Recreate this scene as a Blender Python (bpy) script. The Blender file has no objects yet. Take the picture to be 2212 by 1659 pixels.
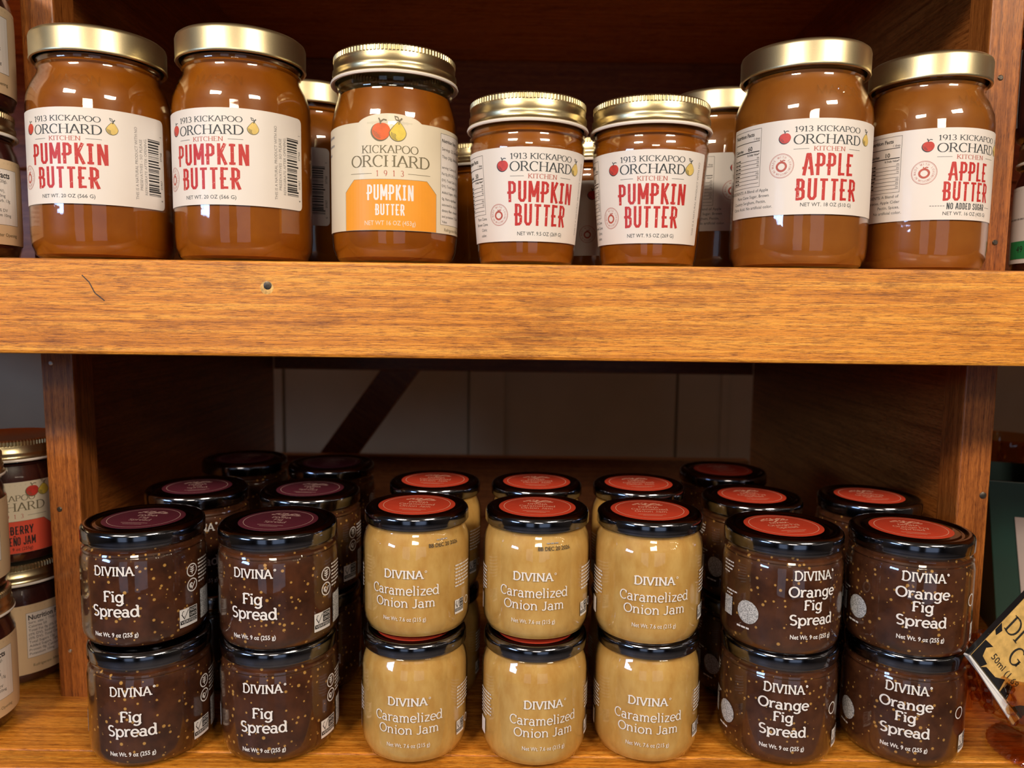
import bpy, math, random
from mathutils import Vector, Matrix
random.seed(7)
sc = bpy.context.scene
col = sc.collection
R_ = math.radians

# ------------------------------------------------------------------ camera
FPX, IW, IH = 1665.0, 2212.0, 1659.0
PITCH = math.atan((829.5 - 667.0) / FPX)
ROLL = R_(0.75)
CAM = Vector((0.0, -0.445, 1.35))
fw = Vector((0, math.cos(PITCH), -math.sin(PITCH)))
rt0 = Vector((1, 0, 0)); up0 = rt0.cross(fw)
rt = rt0 * math.cos(ROLL) + up0 * math.sin(ROLL)
up = -rt0 * math.sin(ROLL) + up0 * math.cos(ROLL)
cd = bpy.data.cameras.new('camera')
cam = bpy.data.objects.new('camera', cd); col.objects.link(cam)
cam.matrix_world = Matrix(((rt.x, up.x, -fw.x, CAM.x), (rt.y, up.y, -fw.y, CAM.y), (rt.z, up.z, -fw.z, CAM.z), (0, 0, 0, 1)))
cd.sensor_fit = 'HORIZONTAL'; cd.sensor_width = 9.8
cd.lens = FPX / IW * 9.8
cd.clip_start = 0.01; cd.clip_end = 50
cd.dof.use_dof = True; cd.dof.focus_distance = 0.462; cd.dof.aperture_fstop = 2.2
sc.camera = cam

# ------------------------------------------------------------------ world, lights, exposure
world = bpy.data.worlds.new('world'); sc.world = world; world.use_nodes = True
bg = world.node_tree.nodes['Background']
bg.inputs[0].default_value = (0.55, 0.72, 1.0, 1); bg.inputs[1].default_value = 0.35

def aim(o, target):
    d = Vector(target) - o.location
    o.rotation_euler = d.to_track_quat('-Z', 'Y').to_euler()

def area(name, loc, target, sx, sy, power, color, spread=180):
    l = bpy.data.lights.new(name, 'AREA'); l.shape = 'RECTANGLE'; l.size = sx; l.size_y = sy
    l.energy = power; l.color = color; l.spread = R_(spread)
    o = bpy.data.objects.new(name, l); col.objects.link(o); o.location = loc; aim(o, target)
    return o

WARM = (1.0, 0.83, 0.64)
# ceiling lamps of the shop, behind and above the photographer (their reflections show on the glass and lids)
area('ceiling_lamp_1_offscreen', (-0.95, -1.50, 2.45), (-0.1, 0.1, 1.25), 0.60, 0.20, 27, WARM)
area('ceiling_lamp_2_offscreen', (1.05, -1.45, 2.45), (0.1, 0.1, 1.25), 0.60, 0.20, 25, WARM)
area('ceiling_lamp_3_offscreen', (0.15, -3.4, 2.5), (0.0, 0.0, 1.2), 0.9, 0.3, 17, WARM)
# side window of four panes, daylight (the small blue reflections on the jars)
DAY = (0.42, 0.62, 1.0)
for i in range(4):
    area(f'window_left_pane_{i + 1}_offscreen', (-2.75, -2.9 + i * 0.34, 1.82), (0.0, 0.0, 1.35), 0.25, 0.36, 5.5, DAY)
# tall shop-front windows at the far end (the broad upright sheens on the jar glass)
for i, (x, w) in enumerate(((-1.35, 1.3), (1.25, 1.9))):
    area(f'shopfront_window_{i + 1}_offscreen', (x, -4.55, 1.15), (x, 0.0, 1.15), w, 2.1, 1.4 * w * 2.1, (0.6, 0.75, 1.0))
# a string of small bulbs (the row of dots reflected on the jar shoulders)
for i in range(9):
    nm = f'string_bulb_{i + 1}_offscreen'
    l = bpy.data.lights.new(nm, 'POINT'); l.energy = 0.45; l.color = (1.0, 0.86, 0.68); l.shadow_soft_size = 0.02
    o = bpy.data.objects.new(nm, l); col.objects.link(o)
    o.location = (1.7 + 0.13 * i, -1.9 + 0.16 * i, 2.0 - 0.05 * math.sin(i * math.pi / 4))

sc.view_settings.view_transform = 'Standard'; sc.view_settings.look = 'None'
sc.view_settings.gamma = 1.0; sc.view_settings.use_curve_mapping = False
sc.view_settings.exposure = 0.08
sc.cycles.transparent_max_bounces = 24
sc.cycles.max_bounces = 5; sc.cycles.diffuse_bounces = 3; sc.cycles.glossy_bounces = 3
sc.cycles.caustics_reflective = False; sc.cycles.caustics_refractive = False
sc.cycles.sample_clamp_indirect = 4.0

# ------------------------------------------------------------------ materials
MATS = {}
def nodes_of(name):
    m = bpy.data.materials.new(name); m.use_nodes = True
    nt = m.node_tree; b = nt.nodes['Principled BSDF']
    MATS[name] = m
    return m, nt, b

def plain(name, c, rough=0.5, metal=0.0, coat=0.0, spec=0.5, noise=0.0, nscale=60.0, bump=0.0):
    m, nt, b = nodes_of(name)
    b.inputs['Base Color'].default_value = (*c, 1); b.inputs['Roughness'].default_value = rough
    b.inputs['Metallic'].default_value = metal; b.inputs['Coat Weight'].default_value = coat
    b.inputs['Specular IOR Level'].default_value = spec
    if noise or bump:
        tc = nt.nodes.new('ShaderNodeTexCoord'); n = nt.nodes.new('ShaderNodeTexNoise')
        n.inputs['Scale'].default_value = nscale; n.inputs['Detail'].default_value = 4
        nt.links.new(tc.outputs['Object'], n.inputs['Vector'])
        if noise:
            r = nt.nodes.new('ShaderNodeValToRGB')
            r.color_ramp.elements[0].position = 0.3; r.color_ramp.elements[1].position = 0.7
            r.color_ramp.elements[0].color = (*[x * (1 - noise) for x in c], 1)
            r.color_ramp.elements[1].color = (*[min(1, x * (1 + noise)) for x in c], 1)
            nt.links.new(n.outputs['Fac'], r.inputs['Fac']); nt.links.new(r.outputs['Color'], b.inputs['Base Color'])
        if bump:
            bp = nt.nodes.new('ShaderNodeBump'); bp.inputs['Strength'].default_value = bump; bp.inputs['Distance'].default_value = 0.001
            nt.links.new(n.outputs['Fac'], bp.inputs['Height']); nt.links.new(bp.outputs['Normal'], b.inputs['Normal'])
    return m

def wood(name, axis, light, mid, dark, rough=0.3, coat=0.35, scale=1.0, seed=0.0, blotch=0.5):
    """Varnished timber: long grain streaks along `axis`, fine pores, dark blotches of wear."""
    m, nt, b = nodes_of(name); N = nt.nodes.new; L = nt.links.new
    tc = N('ShaderNodeTexCoord')
    def mapped(sl, sc_, off):
        mp = N('ShaderNodeMapping'); s = [sc_] * 3; s[axis] = sl
        mp.inputs['Scale'].default_value = s; mp.inputs['Location'].default_value = (off + seed, off * 1.7 + seed, off * 0.6)
        L(tc.outputs['Object'], mp.inputs['Vector']); return mp.outputs['Vector']
    def noise(vec, detail, rgh, dist=0.0):
        n = N('ShaderNodeTexNoise'); n.inputs['Scale'].default_value = 1; n.inputs['Detail'].default_value = detail
        n.inputs['Roughness'].default_value = rgh; n.inputs['Distortion'].default_value = dist; L(vec, n.inputs['Vector']); return n.outputs['Fac']
    grain = noise(mapped(6 * scale, 400 * scale, 1.3), 8, 0.68, 0.4)
    fine = noise(mapped(130 * scale, 2600 * scale, 4.1), 5, 0.75)
    blot = noise(mapped(18 * scale, 60 * scale, 8.2), 9, 0.8, 0.2)
    r1 = N('ShaderNodeValToRGB'); e = r1.color_ramp.elements
    e[0].position = 0.27; e[0].color = (*dark, 1); e[1].position = 0.62; e[1].color = (*light, 1)
    k = e.new(0.47); k.color = (*mid, 1)
    L(grain, r1.inputs['Fac'])
    r2 = N('ShaderNodeValToRGB'); f = r2.color_ramp.elements
    f[0].position = 0.38; f[0].color = (0.30, 0.22, 0.16, 1); f[1].position = 0.51; f[1].color = (1, 1, 1, 1)
    L(fine, r2.inputs['Fac'])
    mx = N('ShaderNodeMix'); mx.data_type = 'RGBA'; mx.blend_type = 'MULTIPLY'; mx.inputs['Factor'].default_value = 0.95
    L(r1.outputs['Color'], mx.inputs['A']); L(r2.outputs['Color'], mx.inputs['B'])
    r3 = N('ShaderNodeValToRGB'); g = r3.color_ramp.elements
    g[0].position = 0.36; g[0].color = (0.36, 0.28, 0.25, 1); g[1].position = 0.5; g[1].color = (1, 1, 1, 1)
    L(blot, r3.inputs['Fac'])
    mx2 = N('ShaderNodeMix'); mx2.data_type = 'RGBA'; mx2.blend_type = 'MULTIPLY'; mx2.inputs['Factor'].default_value = blotch
    L(mx.outputs['Result'], mx2.inputs['A']); L(r3.outputs['Color'], mx2.inputs['B'])
    L(mx2.outputs['Result'], b.inputs['Base Color'])
    b.inputs['Roughness'].default_value = rough; b.inputs['Coat Weight'].default_value = coat; b.inputs['Coat Roughness'].default_value = 0.18
    bp = N('ShaderNodeBump'); bp.inputs['Strength'].default_value = 0.35; bp.inputs['Distance'].default_value = 0.0006
    ad = N('ShaderNodeMath'); ad.operation = 'ADD'; L(grain, ad.inputs[0]); L(fine, ad.inputs[1])
    L(ad.outputs[0], bp.inputs['Height']); L(bp.outputs['Normal'], b.inputs['Normal'])
    return m

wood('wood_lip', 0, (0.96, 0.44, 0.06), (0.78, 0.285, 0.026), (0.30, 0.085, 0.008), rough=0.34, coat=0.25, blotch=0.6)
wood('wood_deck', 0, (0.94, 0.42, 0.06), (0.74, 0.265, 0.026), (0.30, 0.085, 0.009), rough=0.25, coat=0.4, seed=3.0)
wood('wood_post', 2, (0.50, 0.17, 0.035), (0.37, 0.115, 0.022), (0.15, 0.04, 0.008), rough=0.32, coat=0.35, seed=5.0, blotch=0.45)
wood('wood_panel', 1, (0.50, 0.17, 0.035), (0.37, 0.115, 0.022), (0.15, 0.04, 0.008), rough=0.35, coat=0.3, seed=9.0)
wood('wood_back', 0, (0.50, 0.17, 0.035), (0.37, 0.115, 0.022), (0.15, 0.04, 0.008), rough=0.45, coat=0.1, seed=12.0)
plain('floor_tile', (0.24, 0.22, 0.22), 0.45, noise=0.12, nscale=2.5)
plain('wall_paint', (0.12, 0.09, 0.065), 0.6, noise=0.08, nscale=3)
plain('back_wall_paint', (0.44, 0.33, 0.20), 0.4, noise=0.06, nscale=9)
plain('ceiling_paint', (0.12, 0.095, 0.07), 0.8, noise=0.05, nscale=4)
plain('bruise', (0.70, 0.42, 0.14), 0.6, noise=0.4, nscale=500)
plain('nail_steel', (0.10, 0.085, 0.07), 0.4, 0.8, noise=0.3, nscale=900)
plain('nail_bright', (0.75, 0.72, 0.66), 0.3, 0.9, noise=0.1, nscale=900)
plain('gold', (0.70, 0.61, 0.38), 0.36, 1.0, bump=0.04, nscale=2500, noise=0.05)
plain('gold_bright', (0.74, 0.63, 0.37), 0.30, 1.0, bump=0.03, nscale=2500, noise=0.05)
plain('liner', (0.86, 0.80, 0.74), 0.5, noise=0.03)
plain('black_lid', (0.21, 0.215, 0.245), 0.12, 1.0, noise=0.08, nscale=200)
plain('paper', (0.84, 0.80, 0.76), 0.42, noise=0.015, nscale=40, coat=0.05)
plain('paper_cream', (0.80, 0.72, 0.55), 0.4, noise=0.03, nscale=40, coat=0.1)
plain('paper_tan', (0.74, 0.56, 0.35), 0.45, noise=0.03, nscale=40)
plain('paper_cool', (0.78, 0.77, 0.76), 0.4, noise=0.02, nscale=40)
plain('ink_slate', (0.03, 0.042, 0.05), 0.5, noise=0.1, nscale=400)
plain('ink_olive', (0.17, 0.14, 0.075), 0.5, noise=0.1, nscale=400)
plain('ink_black', (0.02, 0.02, 0.02), 0.5, noise=0.1, nscale=400)
plain('ink_grey', (0.28, 0.27, 0.27), 0.5, noise=0.1, nscale=400)
plain('ink_rust', (0.50, 0.10, 0.07), 0.5, noise=0.1, nscale=400)
plain('ink_orange', (0.90, 0.36, 0.025), 0.4, noise=0.03, nscale=60)
plain('ink_coral', (0.80, 0.10, 0.055), 0.4, noise=0.03, nscale=60)
plain('ink_white', (0.86, 0.85, 0.86), 0.45, noise=0.02, nscale=400)
plain('ink_offwhite', (0.82, 0.74, 0.62), 0.45, noise=0.02, nscale=400)
plain('ink_applered', (0.60, 0.05, 0.035), 0.45, noise=0.15, nscale=300)
plain('ink_appleorange', (0.76, 0.13, 0.025), 0.45, noise=0.12, nscale=300)
plain('ink_pear', (0.78, 0.58, 0.16), 0.45, noise=0.08, nscale=300)
plain('ink_pearyellow', (0.78, 0.60, 0.08), 0.45, noise=0.08, nscale=300)
plain('sticker_red', (0.52, 0.05, 0.022), 0.42, noise=0.06, nscale=120)
plain('sticker_plum', (0.085, 0.014, 0.026), 0.42, noise=0.06, nscale=120)
plain('sticker_print', (0.80, 0.42, 0.30), 0.45, noise=0.05)
plain('sticker_print_plum', (0.46, 0.30, 0.28), 0.45, noise=0.05)
plain('green_tag', (0.02, 0.25, 0.08), 0.5, noise=0.05)
plain('lime_tag', (0.35, 0.55, 0.10), 0.5, noise=0.05)
plain('green_card', (0.006, 0.042, 0.034), 0.4, noise=0.15, nscale=30)
plain('grey_card', (0.42, 0.38, 0.38), 0.6, noise=0.08, nscale=30)
plain('black_card', (0.015, 0.015, 0.017), 0.3, noise=0.2, nscale=60)
plain('white_card', (0.80, 0.80, 0.81), 0.5, noise=0.02)
plain('gold_card', (0.66, 0.43, 0.14), 0.42, noise=0.22, nscale=220)

# distressed red ink with pale scuffs
m, nt, b = nodes_of('ink_red')
tc = nt.nodes.new('ShaderNodeTexCoord'); n = nt.nodes.new('ShaderNodeTexNoise'); n.inputs['Scale'].default_value = 900; n.inputs['Detail'].default_value = 3
nt.links.new(tc.outputs['Object'], n.inputs['Vector'])
r = nt.nodes.new('ShaderNodeValToRGB'); e = r.color_ramp.elements
e[0].position = 0.65; e[0].color = (0.54, 0.032, 0.03, 1); e[1].position = 0.73; e[1].color = (0.80, 0.55, 0.48, 1)
nt.links.new(n.outputs['Fac'], r.inputs['Fac']); nt.links.new(r.outputs['Color'], b.inputs['Base Color']); b.inputs['Roughness'].default_value = 0.45

# mottled pale disc print
m, nt, b = nodes_of('ink_mottled')
tc = nt.nodes.new('ShaderNodeTexCoord'); n = nt.nodes.new('ShaderNodeTexNoise'); n.inputs['Scale'].default_value = 1500; n.inputs['Detail'].default_value = 3
nt.links.new(tc.outputs['Object'], n.inputs['Vector'])
r = nt.nodes.new('ShaderNodeValToRGB'); e = r.color_ramp.elements
e[0].position = 0.42; e[0].color = (0.26, 0.27, 0.29, 1); e[1].position = 0.58; e[1].color = (0.70, 0.71, 0.73, 1)
nt.links.new(n.outputs['Fac'], r.inputs['Fac']); nt.links.new(r.outputs['Color'], b.inputs['Base Color']); b.inputs['Roughness'].default_value = 0.45

def glass(name, tint=(1, 1, 1), gloss_rough=0.025, f0=0.045):
    """Clear jar glass: straight-through transmission with a Schlick reflection on top."""
    m, nt, b = nodes_of(name); nt.nodes.remove(b); N = nt.nodes.new; L = nt.links.new
    out = nt.nodes['Material Output']
    tr = N('ShaderNodeBsdfTransparent'); tr.inputs['Color'].default_value = (*tint, 1)
    gl = N('ShaderNodeBsdfGlossy'); gl.inputs['Roughness'].default_value = gloss_rough; gl.inputs['Color'].default_value = (1, 1, 1, 1)
    lw = N('ShaderNodeLayerWeight'); lw.inputs['Blend'].default_value = 0.5
    tc = N('ShaderNodeTexCoord'); n = N('ShaderNodeTexNoise'); n.inputs['Scale'].default_value = 90; n.inputs['Detail'].default_value = 2
    L(tc.outputs['Object'], n.inputs['Vector'])
    bp = N('ShaderNodeBump'); bp.inputs['Strength'].default_value = 0.05; bp.inputs['Distance'].default_value = 0.002
    L(n.outputs['Fac'], bp.inputs['Height']); L(bp.outputs['Normal'], gl.inputs['Normal'])
    p = N('ShaderNodeMath'); p.operation = 'POWER'; p.inputs[1].default_value = 5.0; L(lw.outputs['Facing'], p.inputs[0])
    s = N('ShaderNodeMath'); s.operation = 'MULTIPLY_ADD'; s.inputs[1].default_value = 1 - f0; s.inputs[2].default_value = f0; L(p.outputs[0], s.inputs[0])
    mx = N('ShaderNodeMixShader'); L(s.outputs[0], mx.inputs[0]); L(tr.outputs[0], mx.inputs[1]); L(gl.outputs[0], mx.inputs[2])
    L(mx.outputs[0], out.inputs['Surface'])
    return m
glass('jar_glass', (0.97, 0.98, 0.97))
glass('amber_glass', (0.84, 0.62, 0.38), 0.02, 0.08)

def jam(name, c1, c2, scale, rough=0.35, seeds=None, seed_scale=330, sss=0.0, streak=1.0):
    m, nt, b = nodes_of(name); N = nt.nodes.new; L = nt.links.new
    tc = N('ShaderNodeTexCoord'); mp = N('ShaderNodeMapping'); mp.inputs['Scale'].default_value = (1, 1, streak); L(tc.outputs['Object'], mp.inputs['Vector'])
    oi = N('ShaderNodeObjectInfo'); va = N('ShaderNodeVectorMath'); va.operation = 'ADD'
    L(mp.outputs['Vector'], va.inputs[0]); L(oi.outputs['Random'], va.inputs[1])
    n = N('ShaderNodeTexNoise'); n.inputs['Scale'].default_value = scale; n.inputs['Detail'].default_value = 5; n.inputs['Roughness'].default_value = 0.6
    L(va.outputs[0], n.inputs['Vector'])
    r = N('ShaderNodeValToRGB'); r.color_ramp.elements[0].position = 0.35; r.color_ramp.elements[1].position = 0.68
    r.color_ramp.elements[0].color = (*c1, 1); r.color_ramp.elements[1].color = (*c2, 1); L(n.outputs['Fac'], r.inputs['Fac'])
    outc = r.outputs['Color']
    if seeds:
        v = N('ShaderNodeTexVoronoi'); v.inputs['Scale'].default_value = seed_scale; L(va.outputs[0], v.inputs['Vector'])
        lt = N('ShaderNodeMapRange'); lt.inputs['From Min'].default_value = 0.26; lt.inputs['From Max'].default_value = 0.18; sp = N('ShaderNodeSeparateColor'); L(v.outputs['Color'], sp.inputs['Color'])
        sz = N('ShaderNodeMath'); sz.operation = 'MULTIPLY_ADD'; sz.inputs[1].default_value = 1.0; sz.inputs[2].default_value = 0.45; L(sp.outputs[1], sz.inputs[0])
        dv = N('ShaderNodeMath'); dv.operation = 'DIVIDE'; L(v.outputs['Distance'], dv.inputs[0]); L(sz.outputs[0], dv.inputs[1]); L(dv.outputs[0], lt.inputs['Value'])
        gt = N('ShaderNodeMath'); gt.operation = 'GREATER_THAN'; gt.inputs[1].default_value = 0.5; L(sp.outputs[0], gt.inputs[0])
        mu = N('ShaderNodeMath'); mu.operation = 'MULTIPLY'; L(lt.outputs['Result'], mu.inputs[0]); L(gt.outputs[0], mu.inputs[1])
        mx = N('ShaderNodeMix'); mx.data_type = 'RGBA'; L(mu.outputs[0], mx.inputs['Factor']); L(outc, mx.inputs['A']); mx.inputs['B'].default_value = (*seeds, 1)
        outc = mx.outputs['Result']
    L(outc, b.inputs['Base Color']); b.inputs['Roughness'].default_value = rough; b.inputs['Specular IOR Level'].default_value = 0.25
    if sss:
        b.inputs['Subsurface Weight'].default_value = sss; b.inputs['Subsurface Radius'].default_value = (0.006, 0.003, 0.001); b.inputs['Subsurface Scale'].default_value = 0.5
    return m
jam('pumpkin_fill', (0.29, 0.075, 0.003), (0.38, 0.11, 0.006), 40)
jam('apple_fill', (0.30, 0.09, 0.012), (0.37, 0.125, 0.018), 30)
jam('fig_fill', (0.045, 0.014, 0.007), (0.12, 0.038, 0.016), 70, seeds=(0.62, 0.33, 0.09), seed_scale=300)
jam('orange_fig_fill', (0.05, 0.016, 0.008), (0.125, 0.042, 0.018), 70, seeds=(0.58, 0.31, 0.09), seed_scale=310)
jam('onion_fill', (0.66, 0.35, 0.09), (0.80, 0.49, 0.16), 130, streak=0.45)
jam('raspberry_fill', (0.03, 0.008, 0.008), (0.07, 0.014, 0.012), 60)

# ------------------------------------------------------------------ mesh helpers
def link(o, parent=None):
    col.objects.link(o)
    if parent: o.parent = parent
    return o

def tag(o, label=None, cat=None, group=None, kind=None):
    if label: o['label'] = label
    if cat: o['category'] = cat
    if group: o['group'] = group
    if kind: o['kind'] = kind
    return o

def empty(name, loc=(0, 0, 0), rz=0.0):
    o = bpy.data.objects.new(name, None); col.objects.link(o); o.location = loc; o.rotation_euler = (0, 0, rz)
    o.empty_display_size = 0.02
    return o

class MB:
    def __init__(self): self.v = []; self.f = []; self.m = []
    def add(self, v, f, mi=0):
        o = len(self.v); self.v += [tuple(p) for p in v]
        self.f += [tuple(i + o for i in q) for q in f]; self.m += [mi] * len(f); return self
    def box(self, x0, x1, y0, y1, z0, z1, mi=0):
        v = [(x, y, z) for z in (z0, z1) for y in (y0, y1) for x in (x0, x1)]
        return self.add(v, [(0, 2, 3, 1), (4, 5, 7, 6), (0, 1, 5, 4), (2, 6, 7, 3), (0, 4, 6, 2), (1, 3, 7, 5)], mi)
    def lathe(self, prof, seg=72, mi=0, mod=None, close=False):
        vs = []; fs = []; n = len(prof)
        for i in range(seg):
            a = 2 * math.pi * i / seg
            for k, (r, z) in enumerate(prof):
                rr = r + (mod(k, a, i) if mod else 0.0)
                vs.append((rr * math.sin(a), -rr * math.cos(a), z))
        for i in range(seg):
            j = (i + 1) % seg
            for k in range(n - 1 if not close else n):
                k2 = (k + 1) % n
                if prof[k][0] == 0 and prof[k2][0] == 0: continue
                fs.append((i * n + k, j * n + k, j * n + k2, i * n + k2))
        return self.add(vs, fs, mi)
    def build(self, name, mats, parent=None, smooth=False, bevel=0.0, ang=35):
        me = bpy.data.meshes.new(name); me.from_pydata(self.v, [], self.f)
        if isinstance(mats, str): mats = [mats]
        for x in mats: me.materials.append(MATS[x])
        if len(mats) > 1: me.polygons.foreach_set('material_index', self.m)
        if smooth:
            me.shade_smooth(); me.set_sharp_from_angle(angle=R_(ang))
        me.update()
        o = bpy.data.objects.new(name, me); link(o, parent)
        if bevel:
            md = o.modifiers.new('bevel', 'BEVEL'); md.width = bevel; md.segments = 2; md.limit_method = 'ANGLE'
        return o

def box(name, mat, x0, x1, y0, y1, z0, z1, parent=None, bevel=0.0):
    cx, cy, cz = (x0 + x1) / 2, (y0 + y1) / 2, (z0 + z1) / 2
    o = MB().box(x0 - cx, x1 - cx, y0 - cy, y1 - cy, z0 - cz, z1 - cz).build(name, mat, parent, bevel=bevel)
    o.location = (cx, cy, cz); return o

# ------------------------------------------------------------------ lettering: own stroke alphabet
def arc(cx, cy, rx, ry, a0, a1, n=None):
    n = n or max(4, int(abs(a1 - a0) / 18))
    return [(cx + rx * math.cos(R_(a0 + (a1 - a0) * i / n)), cy + ry * math.sin(R_(a0 + (a1 - a0) * i / n))) for i in range(n + 1)]
def st(x): return ([(x, 0), (x, 1)], 'ab')
BOWL = lambda x, yt, yb, r: [(.12, yt), (x, yt)] + arc(x, (yt + yb) / 2, r, (yt - yb) / 2, 90, -90) + [(.12, yb)]
ROM = {
 'A': (.78, [([(.06, 0), (.39, 1)], 'a'), ([(.39, 1), (.72, 0)], 'b'), ([(.18, .34), (.6, .34)], '')]),
 'B': (.68, [st(.14), (BOWL(.36, 1, .53, .2), ''), (BOWL(.38, .53, 0, .23), '')]),
 'C': (.76, [(arc(.42, .5, .35, .5, 48, 312), ''), ([(.67, .7), (.67, .96)], 's')]),
 'D': (.82, [st(.14), (BOWL(.34, 1, 0, .40), '')]),
 'E': (.66, [st(.14), ([(.12, 1), (.56, 1)], ''), ([(.12, .52), (.48, .52)], ''), ([(.12, 0), (.58, 0)], ''), ([(.57, .8), (.57, 1)], 's'), ([(.59, 0), (.59, .2)], 's')]),
 'F': (.62, [st(.14), ([(.12, 1), (.56, 1)], ''), ([(.12, .52), (.46, .52)], ''), ([(.57, .8), (.57, 1)], 's')]),
 'G': (.82, [(arc(.42, .5, .35, .5, 48, 345), ''), ([(.72, .44), (.72, .1)], ''), ([(.52, .44), (.8, .44)], '')]),
 'H': (.88, [st(.16), st(.72), ([(.16, .52), (.72, .52)], '')]),
 'I': (.36, [st(.18)]),
 'J': (.54, [([(.36, 1), (.36, .22)] + arc(.18, .22, .18, .22, 0, -140), 'a')]),
 'K': (.80, [st(.16), ([(.66, 1), (.2, .42)], 'a'), ([(.32, .58), (.7, 0)], 'b')]),
 'L': (.62, [st(.14), ([(.12, 0), (.56, 0)], ''), ([(.57, 0), (.57, .22)], 's')]),
 'M': (1.02, [st(.16), ([(.16, 1), (.5, .1)], ''), ([(.5, .1), (.86, 1)], ''), st(.86)]),
 'N': (.88, [st(.16), ([(.16, 1), (.72, 0)], ''), ([(.72, 0), (.72, 1)], 'b')]),
 'O': (.88, [(arc(.44, .5, .37, .5, 0, 360, 24), '')]),
 'P': (.68, [st(.14), (BOWL(.38, 1, .47, .23), '')]),
 'R': (.76, [st(.14), (BOWL(.36, 1, .5, .21), ''), ([(.36, .5), (.68, 0)], 'b')]),
 'S': (.62, [(arc(.31, .75, .22, .25, 35, 270) + arc(.31, .25, .24, .25, 90, -145)[1:], '')]),
 'T': (.74, [([(.04, 1), (.70, 1)], ''), ([(.37, 1), (.37, 0)], 'b'), ([(.05, .8), (.05, 1)], 's'), ([(.69, .8), (.69, 1)], 's')]),
 'U': (.84, [([(.15, 1), (.15, .3)] + arc(.42, .3, .27, .3, 180, 360) + [(.69, 1)], 'ab')]),
 'V': (.78, [([(.08, 1), (.39, 0)], 'a'), ([(.39, 0), (.70, 1)], 'b')]),
 'W': (1.12, [([(.06, 1), (.3, 0)], 'a'), ([(.3, 0), (.56, .95)], ''), ([(.56, .95), (.82, 0)], ''), ([(.82, 0), (1.06, 1)], 'b')]),
 'Z': (.66, [([(.08, 1), (.58, 1)], ''), ([(.56, .98), (.08, .02)], ''), ([(.06, 0), (.6, 0)], '')]),
 '0': (.66, [(arc(.33, .5, .26, .5, 0, 360, 20), '')]),
 '1': (.46, [([(.24, 0), (.24, 1)], 'a'), ([(.24, 1), (.08, .82)], '')]),
 '3': (.6, [(arc(.28, .75, .2, .25, 150, -90) + arc(.28, .25, .24, .25, 90, -150), '')]),
 '9': (.62, [(arc(.3, .68, .23, .32, 0, 360, 18), ''), ([(.53, .68)] + arc(.2, .62, .33, .62, 0, -75), '')]),
 ' ': (.34, []),
 'a': (.64, [([(.47, 0), (.47, .45)] + arc(.28, .45, .19, .24, 0, 150), ''), (arc(.27, .2, .2, .2, 0, 360, 16), ''), ([(.44, .0), (.6, .0)], 's')]),
 'c': (.58, [(arc(.32, .35, .26, .35, 45, 315), '')]),
 'd': (.70, [(arc(.3, .35, .24, .35, 0, 360, 18), ''), ([(.54, 0), (.54, 1.05)], ''), ([(.4, 1.05), (.54, 1.05)], 's'), ([(.54, 0), (.66, 0)], 's')]),
 'e': (.62, [(arc(.32, .35, .26, .35, 0, 315), ''), ([(.06, .36), (.58, .36)], '')]),
 'g': (.70, [(arc(.3, .36, .24, .34, 0, 360, 18), ''), ([(.54, .7), (.54, -.08)] + arc(.3, -.08, .24, .24, 0, -150), ''), ([(.54, .7), (.66, .7)], 's')]),
 'i': (.36, [([(.18, 0), (.18, .7)], 'a'), ([(.06, .7), (.18, .7)], 's'), ([(.18, .9), (.18, 1.04)], 'd')]),
 'l': (.36, [([(.18, 0), (.18, 1.05)], 'a'), ([(.06, 1.05), (.18, 1.05)], 's')]),
 'm': (1.06, [([(.16, 0), (.16, .7)], 'a'), (arc(.34, .44, .18, .26, 180, 0) + [(.52, 0)], 'b'), (arc(.70, .44, .18, .26, 180, 0) + [(.88, 0)], 'b'), ([(.03, .7), (.16, .7)], 's')]),
 'n': (.76, [([(.16, 0), (.16, .7)], 'a'), (arc(.37, .42, .21, .28, 180, 0) + [(.58, 0)], 'b'), ([(.03, .7), (.16, .7)], 's')]),
 'o': (.68, [(arc(.34, .35, .27, .35, 0, 360, 18), '')]),
 'p': (.72, [([(.16, -.32), (.16, .7)], 'a'), (arc(.41, .35, .25, .35, 0, 360, 18), ''), ([(.03, .7), (.16, .7)], 's')]),
 'r': (.52, [([(.16, 0), (.16, .7)], 'a'), (arc(.38, .4, .22, .3, 180, 55), ''), ([(.03, .7), (.16, .7)], 's')]),
 'z': (.58, [([(.06, .67), (.52, .67)], ''), ([(.5, .65), (.08, .03)], ''), ([(.06, .02), (.54, .02)], '')]),
}
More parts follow.
